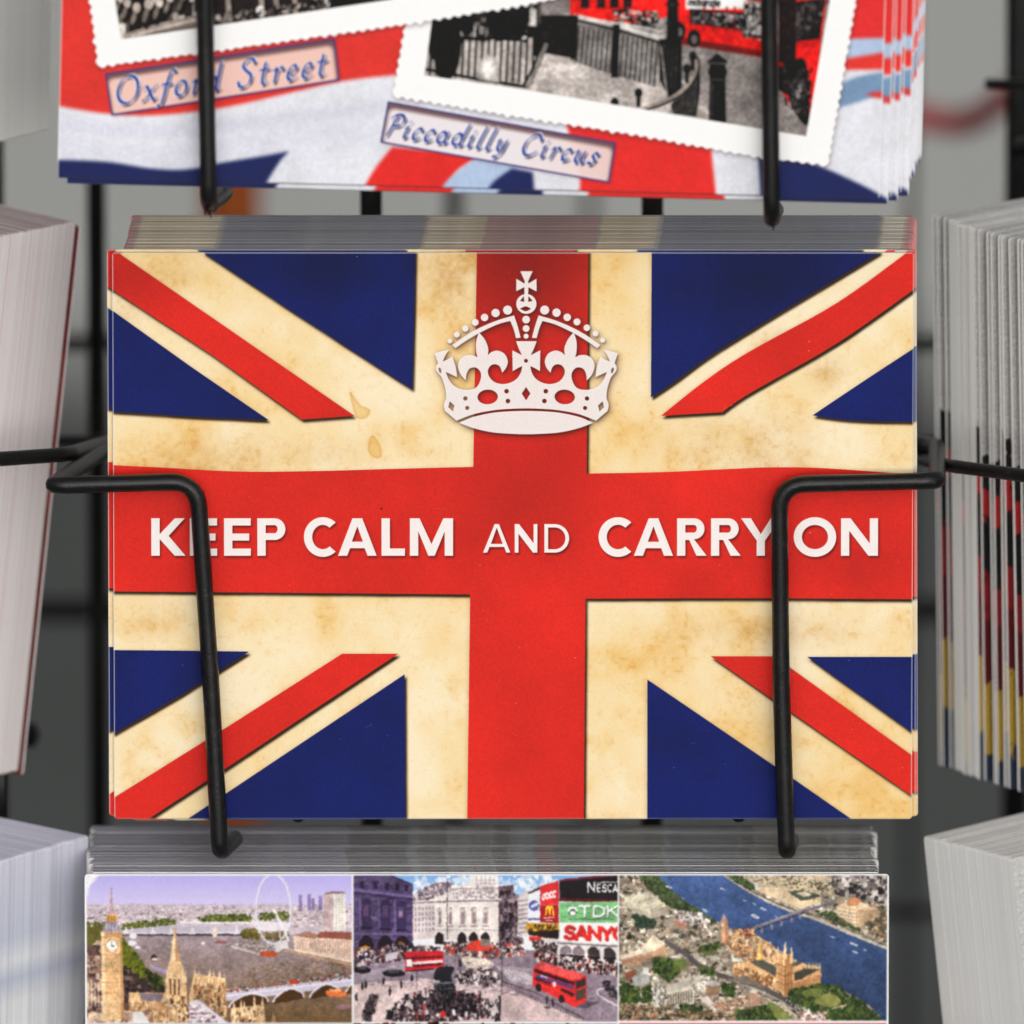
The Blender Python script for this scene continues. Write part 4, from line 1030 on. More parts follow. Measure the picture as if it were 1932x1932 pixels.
        # ministry block on the left
        A.fill([[(130, 500), (290, 470), (415, 560), (418, 610), (300, 640), (135, 560)]], (226, 216, 190)); A.fill([[(300, 580), (415, 560), (418, 615), (302, 645)]], (176, 164, 148))
        for k in range(4): A.fill([[(150 + k * 62, 515 + k * 17), (280 + k * 32, 482 + k * 20), (296 + k * 32, 494 + k * 20), (160 + k * 62, 532 + k * 17)]], (196, 188, 150) if k % 2 else (240, 232, 210))
        for x in range(140, 300, 12): A.line([(x, 545 + (x - 140) * .45), (x, 562 + (x - 140) * .48)], 4, (150, 140, 130))
        A.fill([[(465, 640), (540, 650), (545, 690), (470, 690)]], (206, 120, 96)); A.scatter([(460, 590), (640, 610), (690, 660), (560, 680), (470, 650)], 120, 6, 17, [(230, 220, 214), (250, 246, 240), (170, 150, 140), (110, 96, 90)], 8, rs=rs)
        # blocks across the river
        A.fill([[(1000, 420), (1120, 400), (1430, 490), (1425, 540), (1290, 580), (1010, 465)]], (232, 206, 170)); A.fill([[(1000, 410), (1110, 385), (1200, 440), (1010, 440)]], (196, 182, 156))
        A.fill([[(1205, 470), (1320, 450), (1430, 500), (1300, 530)]], (78, 84, 70)); A.fill([[(1260, 478), (1320, 466), (1370, 490), (1310, 504)]], (200, 186, 160)); A.rect(988, 380, 1012, 460, (226, 222, 214))
        A.scatter([(900, 365), (1480, 365), (1500, 500), (1200, 440), (960, 400)], 240, 7, 20, [(236, 214, 176), (220, 196, 160), (100, 96, 80), (190, 170, 140)], 8, aspect=.5, rs=rs)
        A.scatter([(1500, 365), (1870, 365), (1870, 540), (1520, 480)], 190, 8, 30, [(110, 100, 96), (70, 62, 60), (150, 140, 136), (206, 198, 190), (40, 36, 38)], 8, rs=rs)
        A.fill([[(1530, 560), (1640, 520), (1800, 580), (1800, 640), (1660, 700), (1530, 620)]], (236, 214, 180)); A.fill([[(1590, 530), (1640, 500), (1700, 530), (1660, 560), (1600, 560)]], (206, 140, 100))
        for r in range(4):
            for x in range(1540, 1660, 16): A.rect(x, 585 + r * 22 + (x - 1540) * .18, x + 8, 597 + r * 22 + (x - 1540) * .18, (150, 120, 96))
        A.fill([[(1660, 590), (1800, 580), (1800, 640), (1660, 700)]], (200, 166, 130)); A.line([(1530, 560), (1660, 592), (1800, 560)], 7, (220, 160, 120))
        A.scatter([(1720, 670), (1870, 600), (1870, 800), (1760, 740)], 110, 7, 18, [(150, 120, 96), (206, 176, 146), (84, 84, 60), (110, 90, 70)], 8, rs=rs)
        # bridge
        A.line([(985, 705), (1310, 590), (1500, 540)], 21, (112, 104, 118)); A.line([(985, 696), (1310, 582), (1500, 532)], 7, (160, 152, 158)); A.line([(990, 718), (1310, 604)], 8, (40, 40, 64))
        for x, y in ((1035, 700), (1100, 678), (1165, 655), (1230, 632), (1285, 612)): A.rect(x - 8, y, x + 8, y + 34, (132, 124, 134))
        # boats
        for x, y, w in ((990, 628, 32), (985, 548, 15), (1045, 580, 22), (775, 450, 18), (1640, 806, 28), (1650, 856, 20), (660, 590, 20), (425, 440, 24), (920, 525, 12), (1130, 632, 12), (515, 510, 12), (1500, 760, 16), (1715, 845, 12)):
            A.fill([ell(x, y, w, w * .28, .35)], (214, 220, 232)); A.fill([ell(x + 2, y + 1, w * .5, w * .14, .35)], (150, 150, 166))
        # palace: warm stone
        st, stl, std = (232, 178, 122), (246, 208, 156), (176, 120, 76)
        A.fill([[(770, 780), (860, 770), (1000, 830), (1080, 800), (1130, 860), (1130, 930), (960, 930), (840, 860)]], (214, 164, 124))
        A.scatter([(770, 770), (900, 740), (1100, 800), (1130, 930), (950, 930)], 240, 5, 16, [st, stl, std, (120, 90, 76), (206, 176, 150)], 8, aspect=1.1, rs=rs)
        A.scatter([(850, 720), (980, 700), (1000, 760), (900, 770)], 70, 5, 14, [st, std, (130, 60, 60), stl], 8, rs=rs)
        A.fill([[(840, 940), (960, 915), (1130, 1020), (1130, 1130), (960, 1010), (850, 1000)]], st); A.fill([[(955, 920), (1030, 900), (1140, 960), (1135, 1020)]], (84, 84, 72))
        A.fill([[(1130, 940), (1240, 960), (1300, 930), (1425, 960), (1425, 1050), (1240, 1120), (1200, 1130), (1130, 1100)]], st); A.fill([[(1250, 990), (1340, 950), (1420, 965), (1300, 1030), (1250, 1040)]], (70, 66, 56))
        A.fill([[(1250, 1060), (1425, 1000), (1425, 1050), (1250, 1118)]], (206, 150, 100))
        A.scatter([(850, 930), (1120, 1020), (1120, 1100), (860, 1000)], 110, 4, 12, [stl, std, (130, 86, 56)], 8, aspect=1.8, rs=rs)
        for x in range(1255, 1425, 12): A.line([(x, 1058 - (x - 1255) * .34), (x, 1105 - (x - 1255) * .36)], 5, std)
        for x in range(1330, 1425, 15): A.fill([[(x - 6, 965), (x, 915), (x + 6, 965)]], stl)
        A.fill([[(1132, 860), (1180, 880), (1240, 860), (1240, 1115), (1185, 1145), (1132, 1090)]], st); A.fill([[(1182, 880), (1240, 860), (1240, 1115), (1185, 1145)]], std)
        for x, y in ((1142, 840), (1182, 860), (1232, 845), (1190, 815)): A.fill([[(x - 10, y + 90), (x - 6, y), (x, y - 28), (x + 6, y), (x + 10, y + 90)]], stl)
        for x in (1150, 1166, 1202, 1220): A.line([(x, 900), (x + 1, 1090)], 7, (206, 150, 96) if x > 1180 else (190, 130, 84))
        for y in (930, 990, 1050): A.line([(1134, y), (1184, y + 20), (1240, y)], 5, (140, 92, 58))
        A.fill([[(1000, 910), (1020, 770), (1045, 910)]], (244, 206, 120)); A.fill([[(1022, 775), (1048, 910), (1028, 910)]], (214, 160, 84))
        for x in (860, 885, 915, 940): A.fill([[(x - 7, 960), (x, 905), (x + 7, 960)]], stl)
        A.fill([[(765, 655), (810, 655), (820, 780), (770, 800)]], (226, 172, 130)); A.fill([[(788, 655), (810, 655), (820, 780), (796, 790)]], (190, 136, 104)); A.fill([[(763, 660), (786, 605), (812, 660)]], (170, 140, 130)); A.fill([ell(778, 684, 8, 10)], (240, 232, 220))
        # roads, lawns, trees below
        A.line(smooth_path([(400, 790), (520, 860), (640, 950), (830, 1030), (1000, 1070), (1180, 1160), (1300, 1240)], False, 5), 32, (92, 84, 84)); A.line(smooth_path([(820, 1030), (1000, 1100), (1180, 1180), (1290, 1250)], False, 5), 8, (200, 190, 180), .7)
        A.line(smooth_path([(560, 850), (650, 820), (740, 830), (760, 870), (640, 900), (590, 880)], False, 5), 8, (190, 182, 160)); A.fill([[(640, 850), (740, 840), (740, 870), (650, 885)]], (110, 110, 70))
        A.fill([[(820, 1030), (920, 1005), (1010, 1050), (1050, 1090), (930, 1060)]], (130, 116, 104))
        A.fill([[(420, 920), (510, 895), (560, 940), (500, 975), (440, 950)]], (120, 136, 70))
        for poly, n in (([(310, 890), (430, 900), (500, 980), (420, 1040), (330, 980)], 140), ([(620, 960), (720, 970), (720, 1000), (640, 990)], 40), ([(600, 840), (760, 790), (750, 830), (620, 860)], 40), ([(770, 1060), (860, 1060), (850, 1140), (790, 1140)], 60), ([(100, 1040), (220, 1090), (240, 1180), (110, 1180)], 110),
                        ([(1200, 1110), (1430, 1060), (1560, 1090), (1720, 1190), (1830, 1300), (1500, 1300), (1230, 1170)], 520), ([(870, 1230), (1120, 1190), (1130, 1295), (860, 1295)], 170), ([(500, 1200), (640, 1210), (640, 1250), (520, 1240)], 60), ([(250, 1090), (310, 1060), (310, 1170), (250, 1180)], 50)):
            A.scatter(poly, n, 9, 26, [(50, 72, 34), (38, 58, 30), (70, 92, 40), (92, 104, 44), (44, 52, 28)], 8, 'blob', .8, rs=rs)
        A.fill([smooth_path([(1380, 1170), (1480, 1120), (1560, 1170), (1480, 1210)], True, 4)], (130, 132, 70)); A.fill([smooth_path([(1300, 1110), (1420, 1090), (1420, 1140), (1330, 1140)], True, 4)], (112, 122, 60)); A.line([(1500, 1220), (1600, 1195)], 7, (200, 180, 150)); A.line([(1060, 1150), (1270, 1270)], 8, (206, 196, 176)); A.fill([[(1070, 1170), (1160, 1210), (1250, 1290), (1130, 1290)]], (124, 130, 66))
        # abbey
        A.fill([[(305, 1020), (385, 1035), (395, 1180), (320, 1200)]], (232, 224, 208)); A.fill([[(355, 1030), (388, 1035), (398, 1180), (365, 1190)]], (176, 166, 150))
        A.scatter([(305, 1015), (390, 1035), (395, 1190), (318, 1195)], 60, 4, 13, [(120, 110, 100), (240, 234, 222), (160, 150, 136)], 8, aspect=1.6, rs=rs)
        A.fill([[(405, 1090), (560, 1010), (690, 1040), (680, 1110), (590, 1100), (590, 1180), (415, 1190)]], (226, 214, 192)); A.fill([[(405, 1085), (550, 1030), (590, 1060), (420, 1120)]], (206, 196, 182))
        for x in range(420, 590, 17): A.line([(x, 1130 - (x - 420) * .2), (x, 1195 - (x - 420) * .12)], 8, (96, 84, 74))
        A.scatter([(550, 1000), (690, 1020), (680, 1110), (580, 1100)], 90, 5, 17, [(240, 234, 222), (206, 196, 180), (150, 140, 126)], 8, rs=rs)
        A.fill([[(665, 1060), (760, 1050), (755, 1130), (670, 1140)]], (150, 116, 92)); A.fill([ell(712, 1058, 48, 18)], (196, 190, 186))
        A.fill([[(100, 890), (230, 850), (310, 750), (400, 800), (405, 870), (320, 890), (220, 945), (120, 950)]], (206, 160, 126)); A.fill([[(230, 850), (320, 745), (400, 800), (330, 850), (240, 880)]], (230, 214, 188)); A.fill([[(100, 880), (230, 840), (235, 870), (110, 910)]], (236, 220, 196))
        for x in range(115, 400, 15): A.line([(x, 905 - (x - 115) * .1), (x, 932 - (x - 115) * .16)], 5, (150, 106, 84))
        A.fill([[(130, 990), (200, 970), (200, 1010), (150, 1040)]], (150, 84, 62)); A.fill([[(180, 1020), (250, 990), (300, 1010), (290, 1060), (200, 1080)]], (180, 180, 176)); A.rect(250, 955, 290, 1000, (236, 232, 224))
        A.scatter([(100, 1190), (640, 1240), (860, 1250), (860, 1300), (100, 1300)], 420, 6, 20, [(90, 74, 58), (150, 126, 100), (206, 190, 168), (60, 52, 42), (120, 110, 70), (170, 110, 84)], 10, aspect=.7, rs=rs)
        A.fill([[(620, 1150), (680, 1140), (750, 1220), (720, 1235)]], (230, 216, 206)); A.fill([[(950, 1110), (1010, 1100), (1030, 1200), (960, 1210)]], (200, 156, 130)); A.fill([[(950, 1110), (980, 1090), (1015, 1105), (985, 1125)]], (230, 220, 206))
        A.scatter([(700, 1190), (940, 1140), (940, 1220), (760, 1240)], 80, 6, 20, [(170, 126, 100), (206, 170, 140), (120, 92, 76)], 8, aspect=.6, rs=rs)
        A.scatter([(1290, 1250), (1450, 1240), (1480, 1300), (1290, 1300)], 80, 6, 17, [(226, 212, 200), (160, 110, 96), (110, 90, 80), (240, 236, 230)], 8, rs=rs); A.fill([[(1335, 1250), (1345, 1215), (1358, 1250)]], (246, 246, 244))
        A.line([(1190, 1165), (1300, 1240)], 24, (60, 52, 50)); A.scatter([(1180, 1160), (1210, 1160), (1310, 1240), (1290, 1250)], 30, 4, 10, [(226, 220, 214), (100, 90, 84), (40, 34, 34)], 8, rs=rs)
    panel(159.5, 1653, 662, 1925, m3, river)
    panel(666, 1653, 1166.5, 1923, m4, square)
    panel(1169.5, 1653, 1677.5, 1921, m5, aerial)
    # printing softness and photographic detail inside the three pictures
    HH = 460
    A.map = base
    pm = np.zeros((HH, W), np.float32)
    for x0, x1 in ((162, 660), (668, 1164), (1172, 1675)): pm = np.maximum(pm, A.mask([np.array([(x0, 1655), (x1, 1655), (x1, 1921), (x0, 1921)], float)])[:HH])
    yy, xx = np.mgrid[0:HH, 0:W].astype(np.float32)
    wx = (value_noise(HH, W, 6, rs) - .5) * 2.6 + (value_noise(HH, W, 2.2, rs) - .5) * 1.6
    wy = (value_noise(HH, W, 6, rs) - .5) * 2.6 + (value_noise(HH, W, 2.2, rs) - .5) * 1.6
    xi = np.clip(xx + wx * pm, 0, W - 1).astype(int); yi = np.clip(yy + wy * pm, 0, HH - 1).astype(int)
    sub = A.a[:HH][yi, xi]
    skym = np.clip((sub[..., 2] - sub[..., 0]) * 5 + (sub.mean(2) - .62) * 3, 0, 1) * (sub[..., 2] > .72)     # keep skies clean
    busy = pm * (1 - .93 * box_blur(skym.astype(np.float32), 3))
    mott = np.ones((HH, W), np.float32)
    for sc, am in ((46, .24), (14, .18), (6, .16), (3, .13)): mott *= 1 + (value_noise(HH, W, sc, rs) - .5) * am * busy
    sub = sub * mott[..., None]
    spk = np.clip((value_noise(HH, W, 2.6, rs) - .82) * 4, 0, .45) * busy * np.clip(value_noise(HH, W, 30, rs) * 2 - .5, 0, 1)
    sub = sub + (1 - sub) * (spk * np.clip(sub.mean(2) * 2.2 - .45, 0, 1))[..., None]
    drk = np.clip((value_noise(HH, W, 3.0, rs) - .80) * 4, 0, .45) * busy * np.clip(value_noise(HH, W, 30, rs) * 2 - .5, 0, 1)
    sub = sub * (1 - drk)[..., None]
    for c in range(3): sub[..., c] = box_blur(sub[..., c], 2) * .55 + box_blur(sub[..., c], 1) * .45
    A.a[:HH] = sub
    A.fine = 1.0
    A.map = base
    m = A.mask([smooth_path([(150, 1645, 1), (185, 1645, 1), (176, 1662), (165, 1672), (161, 1690), (150, 1700, 1)], True, 5)])
    A.blend(np.clip(box_blur(m, 4) * (.5 + fbm(H, W, 6, 3, rs)), 0, 1), (246, 246, 248))
    wv = fbm(H, W, 2.5, 2, rs)
    A.a *= (1 + (wv - .5) * .05)[..., None]
    A.grain(.010)
    A.a[:2] = A.a[:2] * .4 + .55; A.a[:, :4] = A.a[:, :4] * .2 + .78; A.a[:, -4:] = A.a[:, -4:] * .2 + .74
    return A
#ART-END

# ------------------------------------------------------------------ materials
def print_material(name, art):
    im = art.image(name)
    m, nt, b = mat_new(name)
    t = nt.nodes.new('ShaderNodeTexImage'); t.image = im; t.interpolation = 'Cubic'; t.extension = 'EXTEND'
    nt.links.new(t.outputs['Color'], b.inputs['Base Color'])
    b.inputs['Roughness'].default_value = 0.42
    b.inputs['Specular IOR Level'].default_value = 0.14
    n = noise(nt, 900, 2)
    bp = nt.nodes.new('ShaderNodeBump'); bp.inputs['Strength'].default_value = 0.05; bp.inputs['Distance'].default_value = 0.0002
    nt.links.new(n.outputs['Fac'], bp.inputs['Height']); nt.links.new(bp.outputs['Normal'], b.inputs['Normal'])
    # cut edge of the same card: paper stock, ink showing through; city stock carries painted shade
    e, et, eb = mat_new(name + '_edge')
    t2 = et.nodes.new('ShaderNodeTexImage'); t2.image = im; t2.extension = 'EXTEND'
    oi = et.nodes.new('ShaderNodeObjectInfo')
    streak = noise(et, 60, 4, 'Object', .7, (1.0, 6.0, 1.0))
    r1 = ramp(et, [(0, (.62, .62, .62)), (.3, (.84, .84, .84)), (1, (1.0, 1.0, 1.0))])
    et.links.new(oi.outputs['Random'], r1.inputs['Fac'])
    r2 = ramp(et, [(.3, (.74, .74, .74)), (.65, (1, 1, 1))])
    et.links.new(streak.outputs['Fac'], r2.inputs['Fac'])
    c = mixc(et, EDGE_INK.get(name, .5), EDGE_PAPER_AND_SHADE.get(name, (.50, .50, .47)), t2.outputs['Color'])
    c = mixc(et, 1.0, c, r1.outputs['Color'], 'MULTIPLY')
    c = mixc(et, 1.0, c, r2.outputs['Color'], 'MULTIPLY')
    et.links.new(c, eb.inputs['Base Color'])
    eb.inputs['Roughness'].default_value = 0.8
    eb.inputs['Specular IOR Level'].default_value = 0.1
    return m, e
EDGE_PAPER_AND_SHADE = {'city_view_print': (.17, .17, .168), 'flag_print': (.90, .88, .84)}  # city view stock darkened to stand in for shade under the stack above
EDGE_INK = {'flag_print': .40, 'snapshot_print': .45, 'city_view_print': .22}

def edge_material(name, lo, hi, bands=None):
    m, nt, b = mat_new(name)
    oi = nt.nodes.new('ShaderNodeObjectInfo')
    r1 = ramp(nt, [(0, lo), (.45, tuple((x * .35 + y * .65) for x, y in zip(lo, hi))), (1, hi)])
    nt.links.new(oi.outputs['Random'], r1.inputs['Fac'])
    n = noise(nt, 55, 5, 'Object', .7, (1, 1, .22))
    r2 = ramp(nt, [(.28, (.90, .90, .90)), (.62, (1, 1, 1))])
    nt.links.new(n.outputs['Fac'], r2.inputs['Fac'])
    c = mixc(nt, 1.0, r1.outputs['Color'], r2.outputs['Color'], 'MULTIPLY')
    if bands:
        tc = nt.nodes.new('ShaderNodeTexCoord'); sp = nt.nodes.new('ShaderNodeSeparateXYZ')
        nt.links.new(tc.outputs['UV'], sp.inputs[0])
        rb = ramp(nt, bands)
        nt.links.new(sp.outputs['Y'], rb.inputs['Fac'])
        c = mixc(nt, 1.0, c, rb.outputs['Color'], 'MULTIPLY')
    nt.links.new(c, b.inputs['Base Color'])
    b.inputs['Roughness'].default_value = .85
    return m

def band_print(name, stops, rough=.4):
    m, nt, b = mat_new(name)
    tc = nt.nodes.new('ShaderNodeTexCoord'); sp = nt.nodes.new('ShaderNodeSeparateXYZ')
    nt.links.new(tc.outputs['UV'], sp.inputs[0])
    n = noise(nt, 26, 4, 'UV')
    ad = nt.nodes.new('ShaderNodeMath'); ad.operation = 'MULTIPLY_ADD'
    nt.links.new(n.outputs['Fac'], ad.inputs[0]); ad.inputs[1].default_value = .15
    nt.links.new(sp.outputs['Y'], ad.inputs[2])
    rb = ramp(nt, stops, 'CONSTANT')
    oi = nt.nodes.new('ShaderNodeObjectInfo'); a2 = nt.nodes.new('ShaderNodeMath'); a2.operation = 'MULTIPLY_ADD'
    nt.links.new(oi.outputs['Random'], a2.inputs[0]); a2.inputs[1].default_value = -.09; nt.links.new(ad.outputs[0], a2.inputs[2]); ad = a2
    nt.links.new(ad.outputs[0], rb.inputs['Fac'])
    n2 = noise(nt, 160, 3, 'UV')
    r2 = ramp(nt, [(.3, (.6, .6, .6)), (.7, (1, 1, 1))]); nt.links.new(n2.outputs['Fac'], r2.inputs['Fac'])
    nt.links.new(mixc(nt, 1.0, rb.outputs['Color'], r2.outputs['Color'], 'MULTIPLY'), b.inputs['Base Color'])
    b.inputs['Roughness'].default_value = rough
    return m

def card_back():
    m, nt, b = mat_new('card_back')
    n = noise(nt, 300, 3)
    r = ramp(nt, [(.3, (.70, .69, .66)), (.7, (.78, .77, .74))]); nt.links.new(n.outputs['Fac'], r.inputs['Fac'])
    nt.links.new(r.outputs['Color'], b.inputs['Base Color']); b.inputs['Roughness'].default_value = .7
    return m

def wire_paint():
    m, nt, b = mat_new('black_wire_coating')
    n = noise(nt, 2200, 3); n2 = noise(nt, 420, 5, None, .75)
    r = ramp(nt, [(.50, (.006, .006, .0065)), (.64, (.012, .012, .012)), (.72, (.045, .043, .040)), (.78, (.22, .21, .19))])
    nt.links.new(n2.outputs['Fac'], r.inputs['Fac'])
    n3 = noise(nt, 3800, 2); r3 = ramp(nt, [(.56, (.0, .0, .0)), (.76, (.024, .0235, .022))]); nt.links.new(n3.outputs['Fac'], r3.inputs['Fac'])
    nt.links.new(mixc(nt, 1.0, r.outputs['Color'], r3.outputs['Color'], 'ADD'), b.inputs['Base Color'])
    b.inputs['Roughness'].default_value = .36
    b.inputs['Specular IOR Level'].default_value = .30
    bp = nt.nodes.new('ShaderNodeBump'); bp.inputs['Strength'].default_value = .22; bp.inputs['Distance'].default_value = .0003
    nt.links.new(n.outputs['Fac'], bp.inputs['Height']); nt.links.new(bp.outputs['Normal'], b.inputs['Normal'])
    return m

def flat_paint(name, lo, hi, scale=8, rough=.7, bump=.1):
    m, nt, b = mat_new(name)
    n = noise(nt, scale, 6)
    r = ramp(nt, [(.3, lo), (.7, hi)]); nt.links.new(n.outputs['Fac'], r.inputs['Fac'])
    nt.links.new(r.outputs['Color'], b.inputs['Base Color']); b.inputs['Roughness'].default_value = rough
    bp = nt.nodes.new('ShaderNodeBump'); bp.inputs['Strength'].default_value = bump
    nt.links.new(n.outputs['Fac'], bp.inputs['Height']); nt.links.new(bp.outputs['Normal'], b.inputs['Normal'])
    return m

# ------------------------------------------------------------------ setting: pavement and the wall across it
def build_setting():
    g = new_obj('pavement', [(-150, -60, 0), (150, -60, 0), (150, 240, 0), (-150, 240, 0)], [(0, 1, 2, 3)],
                flat_paint('asphalt', (.058, .064, .063), (.098, .106, .103), 3, .85, .3))
    tag(g, kind='structure')
    # rendered wall, coping on top
    y0 = 3.75
    v = []; f = []
    def box(x0, x1, ya, yb, z0, z1):
        b = len(v)
        v.extend([(x0, ya, z0), (x1, ya, z0), (x1, yb, z0), (x0, yb, z0), (x0, ya, z1), (x1, ya, z1), (x1, yb, z1), (x0, yb, z1)])
        f.extend([tuple(b + i for i in q) for q in ((0, 3, 2, 1), (4, 5, 6, 7), (0, 1, 5, 4), (1, 2, 6, 5), (2, 3, 7, 6), (3, 0, 4, 7))])
    box(-7, 7, y0, y0 + .25, 0, 2.6)
    w = new_obj('boundary_wall', v, f, flat_paint('grey_render', (.25, .255, .25), (.33, .335, .33), 1.2, .85, .2))
    tag(w, 'plain grey rendered wall far out of focus behind the rack', 'wall')
    v.clear(); f.clear()
    box(-7.05, 7.05, y0 - .04, y0 + .29, 2.603, 2.68)
    new_obj('coping', v, f, flat_paint('coping_stone', (.25, .25, .24), (.34, .34, .33), 3), w)

# ------------------------------------------------------------------ wires
def fillet(pts, rad, n=7):
    out = [Vector(pts[0])]
    for i in range(1, len(pts) - 1):
        p, a, b = Vector(pts[i]), Vector(pts[i - 1]), Vector(pts[i + 1])
        da, db = (a - p), (b - p)
        r = min(rad[i - 1] if isinstance(rad, (list, tuple)) else rad, da.length * .48, db.length * .48)
        s, e = p + da.normalized() * r, p + db.normalized() * r
        for k in range(n + 1):
            t = k / n
            out.append(s * (1 - t) ** 2 + p * 2 * t * (1 - t) + e * t * t)
    out.append(Vector(pts[-1]))
    return out

def tube(name, pts, r, mat, parent, origin, rad=.006, segs=14, wobble=.03, seed=0, flat=1.0, ragged=False):
    rs = random.Random(seed)
    P = fillet(pts, rad)
    # add points along straight runs so that small irregularities can show
    Q = [P[0]]
    for a, b in zip(P[:-1], P[1:]):
        n = max(1, int((b - a).length / .008))
        for k in range(1, n + 1): Q.append(a.lerp(b, k / n))
    verts, faces = [], []
    t0 = (Q[1] - Q[0]).normalized()
    nrm = t0.orthogonal().normalized()
    if abs(t0.z) > .8:
        nrm = Vector((1, 0, 0)); nrm = (nrm - t0 * nrm.dot(t0)).normalized()
    for i, p in enumerate(Q):
        t = ((Q[min(i + 1, len(Q) - 1)] - Q[max(i - 1, 0)])).normalized()
        nrm = (nrm - t * nrm.dot(t)).normalized()
        bi = t.cross(nrm)
        rr = r * (1 + wobble * (rs.random() - .5) * 2)
        if ragged and i >= len(Q) - 3: rr *= 1 + .35 * (rs.random() - .3)
        for k in range(segs):
            a = 2 * math.pi * k / segs
            verts.append(p + nrm * (math.cos(a) * rr) + bi * (math.sin(a) * rr * flat) - origin)
    n = len(Q)
    for i in range(n - 1):
        for k in range(segs):
            a, b = i * segs + k, i * segs + (k + 1) % segs
            faces.append((a, b, b + segs, a + segs))
    for end, ii, sg in ((Q[0] - origin, 0, -1), (Q[-1] - origin, n - 1, 1)):
        tt = (Q[1] - Q[0]).normalized() * -1 if ii == 0 else (Q[-1] - Q[-2]).normalized()
        c = len(verts); verts.append(end + tt * r * .45)
        for k in range(segs):
            a, b = ii * segs + k, ii * segs + (k + 1) % segs
            faces.append((a, b, c) if sg > 0 else (b, a, c))
    return new_obj(name, verts, faces, mat, parent, smooth=True)

def build_rack():
    wm = wire_paint()
    px = FRAME / 1932.0                       # metres per frame unit at the card plane
    root = bpy.data.objects.new('postcard_rack', None)
    C.objects.link(root)
    base = at(966, 966, 1.68); base.z = 0
    root.location = base
    tag(root, 'black wire spinner rack holding the stacks of postcards', 'postcard rack')
    o = base
    def T(name, pts, r, **k): return tube(name, [at(*p) for p in pts], r * px, wm, root, o, **k)
    # hooks of the middle pocket
    T('pocket_hook', [(232, 826, 1.562), (98, 916, 1.4925), (372, 908, 1.4928), (398, 1290, 1.5015), (415, 1608, 1.5085), (442, 1582, 1.522)], 16.5, rad=(.0024, .0052, .004, .0022), seed=1)
    T('pocket_hook', [(1712, 836, 1.552), (1768, 842, 1.545), (1768, 907, 1.4925), (1470, 914, 1.4928), (1474, 1290, 1.5015), (1484, 1608, 1.5085), (1491, 1584, 1.522)], 16.5, rad=(.004, .003, .0052, .004, .0022), seed=2)
    # hooks of the pocket above
    upper_left = T('pocket_hook', [(150, -590, 1.50), (70, -520, 1.437), (378, -512, 1.437), (388, 100, 1.452), (394, 386, 1.458), (420, 362, 1.49)], 16.0, rad=.004, seed=3, ragged=True)
    upper_right = T('pocket_hook', [(1760, -590, 1.50), (1790, -520, 1.437), (1444, -512, 1.437), (1452, 100, 1.452), (1456, 414, 1.459), (1462, 396, 1.49)], 16.0, rad=.004, seed=4, ragged=True)
    for hx, hy, hd in ((389, 392, 1.4585), (397, 396, 1.458), (406, 388, 1.462), (1452, 412, 1.459), (1459, 420, 1.459)):
        dv, df = [], []
        top = at(hx, hy, hd)
        for j in range(5):
            rr = (1.0, .8, .45, .3, .08)[j] * .00055; zz = -(0, .5, 1.0, 1.5, 1.9)[j] * .00085
            for q in range(6): dv.append(top + Vector((rr * math.cos(q * 1.047) + .00012 * math.sin(j * 2.1 + hx), rr * math.sin(q * 1.047), zz)) - o)
        for j in range(4):
            for q in range(6): df.append((j * 6 + q, j * 6 + (q + 1) % 6, j * 6 + 6 + (q + 1) % 6, j * 6 + 6 + q))
        new_obj('coating_drip', dv, df, wm, upper_left if hx < 900 else upper_right, smooth=True)
    # hooks of the pocket below (they clear the frame)
    T('pocket_hook', [(160, 2040, 1.55), (96, 2090, 1.485), (372, 2090, 1.485), (398, 2480, 1.494), (414, 2770, 1.50), (436, 2730, 1.55)], 16.5, rad=.0052, seed=5)
    T('pocket_hook', [(1774, 2040, 1.55), (1772, 2090, 1.485), (1470, 2090, 1.485), (1474, 2480, 1.494), (1484, 2780, 1.50), (1490, 2740, 1.55)], 16.5, rad=.0052, seed=6)
    # floor wires the stacks stand on
    for q, x0, x1, y0, drop in ((at(968, 1545, 1.5125), -.040, .042, .012, .0028), (at(884, 355, 1.463), -.042, .044, .024, .0042), (at(918, 2700, 1.53), -.04, .042, .012, .0028)):
        for x in (x0, x1):
            tube('pocket_floor', [q + Vector((x, y0, -drop)), q + Vector((x, .03, -drop - .0003)), q + Vector((x, .056, -drop - .0007))], .0013, wm, root, o, wobble=0, seed=60)
    # arms of the neighbouring pockets
    T('side_arm', [(-260, 880, 1.484), (0, 866, 1.506), (130, 857, 1.518), (215, 832, 1.56)], 14.5, rad=.004, seed=7)
    T('side_arm', [(2200, 935, 1.474), (1930, 897, 1.501), (1786, 878, 1.518), (1722, 862, 1.56)], 13, rad=.004, seed=8)
    T('side_arm', [(-160, 1380, 1.62), (66, 1386, 1.62)], 26, seed=9)
    T('side_arm', [(4, 1400, 1.555), (2, 1590, 1.56)], 13, seed=10)
    T('side_arm', [(2050, 160, 1.60), (1862, 158, 1.61)], 10, seed=11)
    T('side_arm', [(2050, 272, 1.58), (1922, 278, 1.59)], 20, seed=12)
    # uprights of the pocket backs and of the far side of the spinner
    for k, (x, d, w) in enumerate(((701, 1.574, 21), (1230, 1.574, 21), (184, 1.68, 19), (857, 1.86, 17), (-2, 1.64, 13), (1918, 1.68, 26), (1112, 2.0, 12), (1716, 1.9, 9))):
        p = at(x, 966, d)
        tube('upright', [Vector((p.x, p.y, .03)), Vector((p.x, p.y, ZC)), Vector((p.x, p.y, ZC + .30))], w * px, wm, root, o, flat=.35 if d < 1.57 else .8, wobble=.0, seed=20 + k)
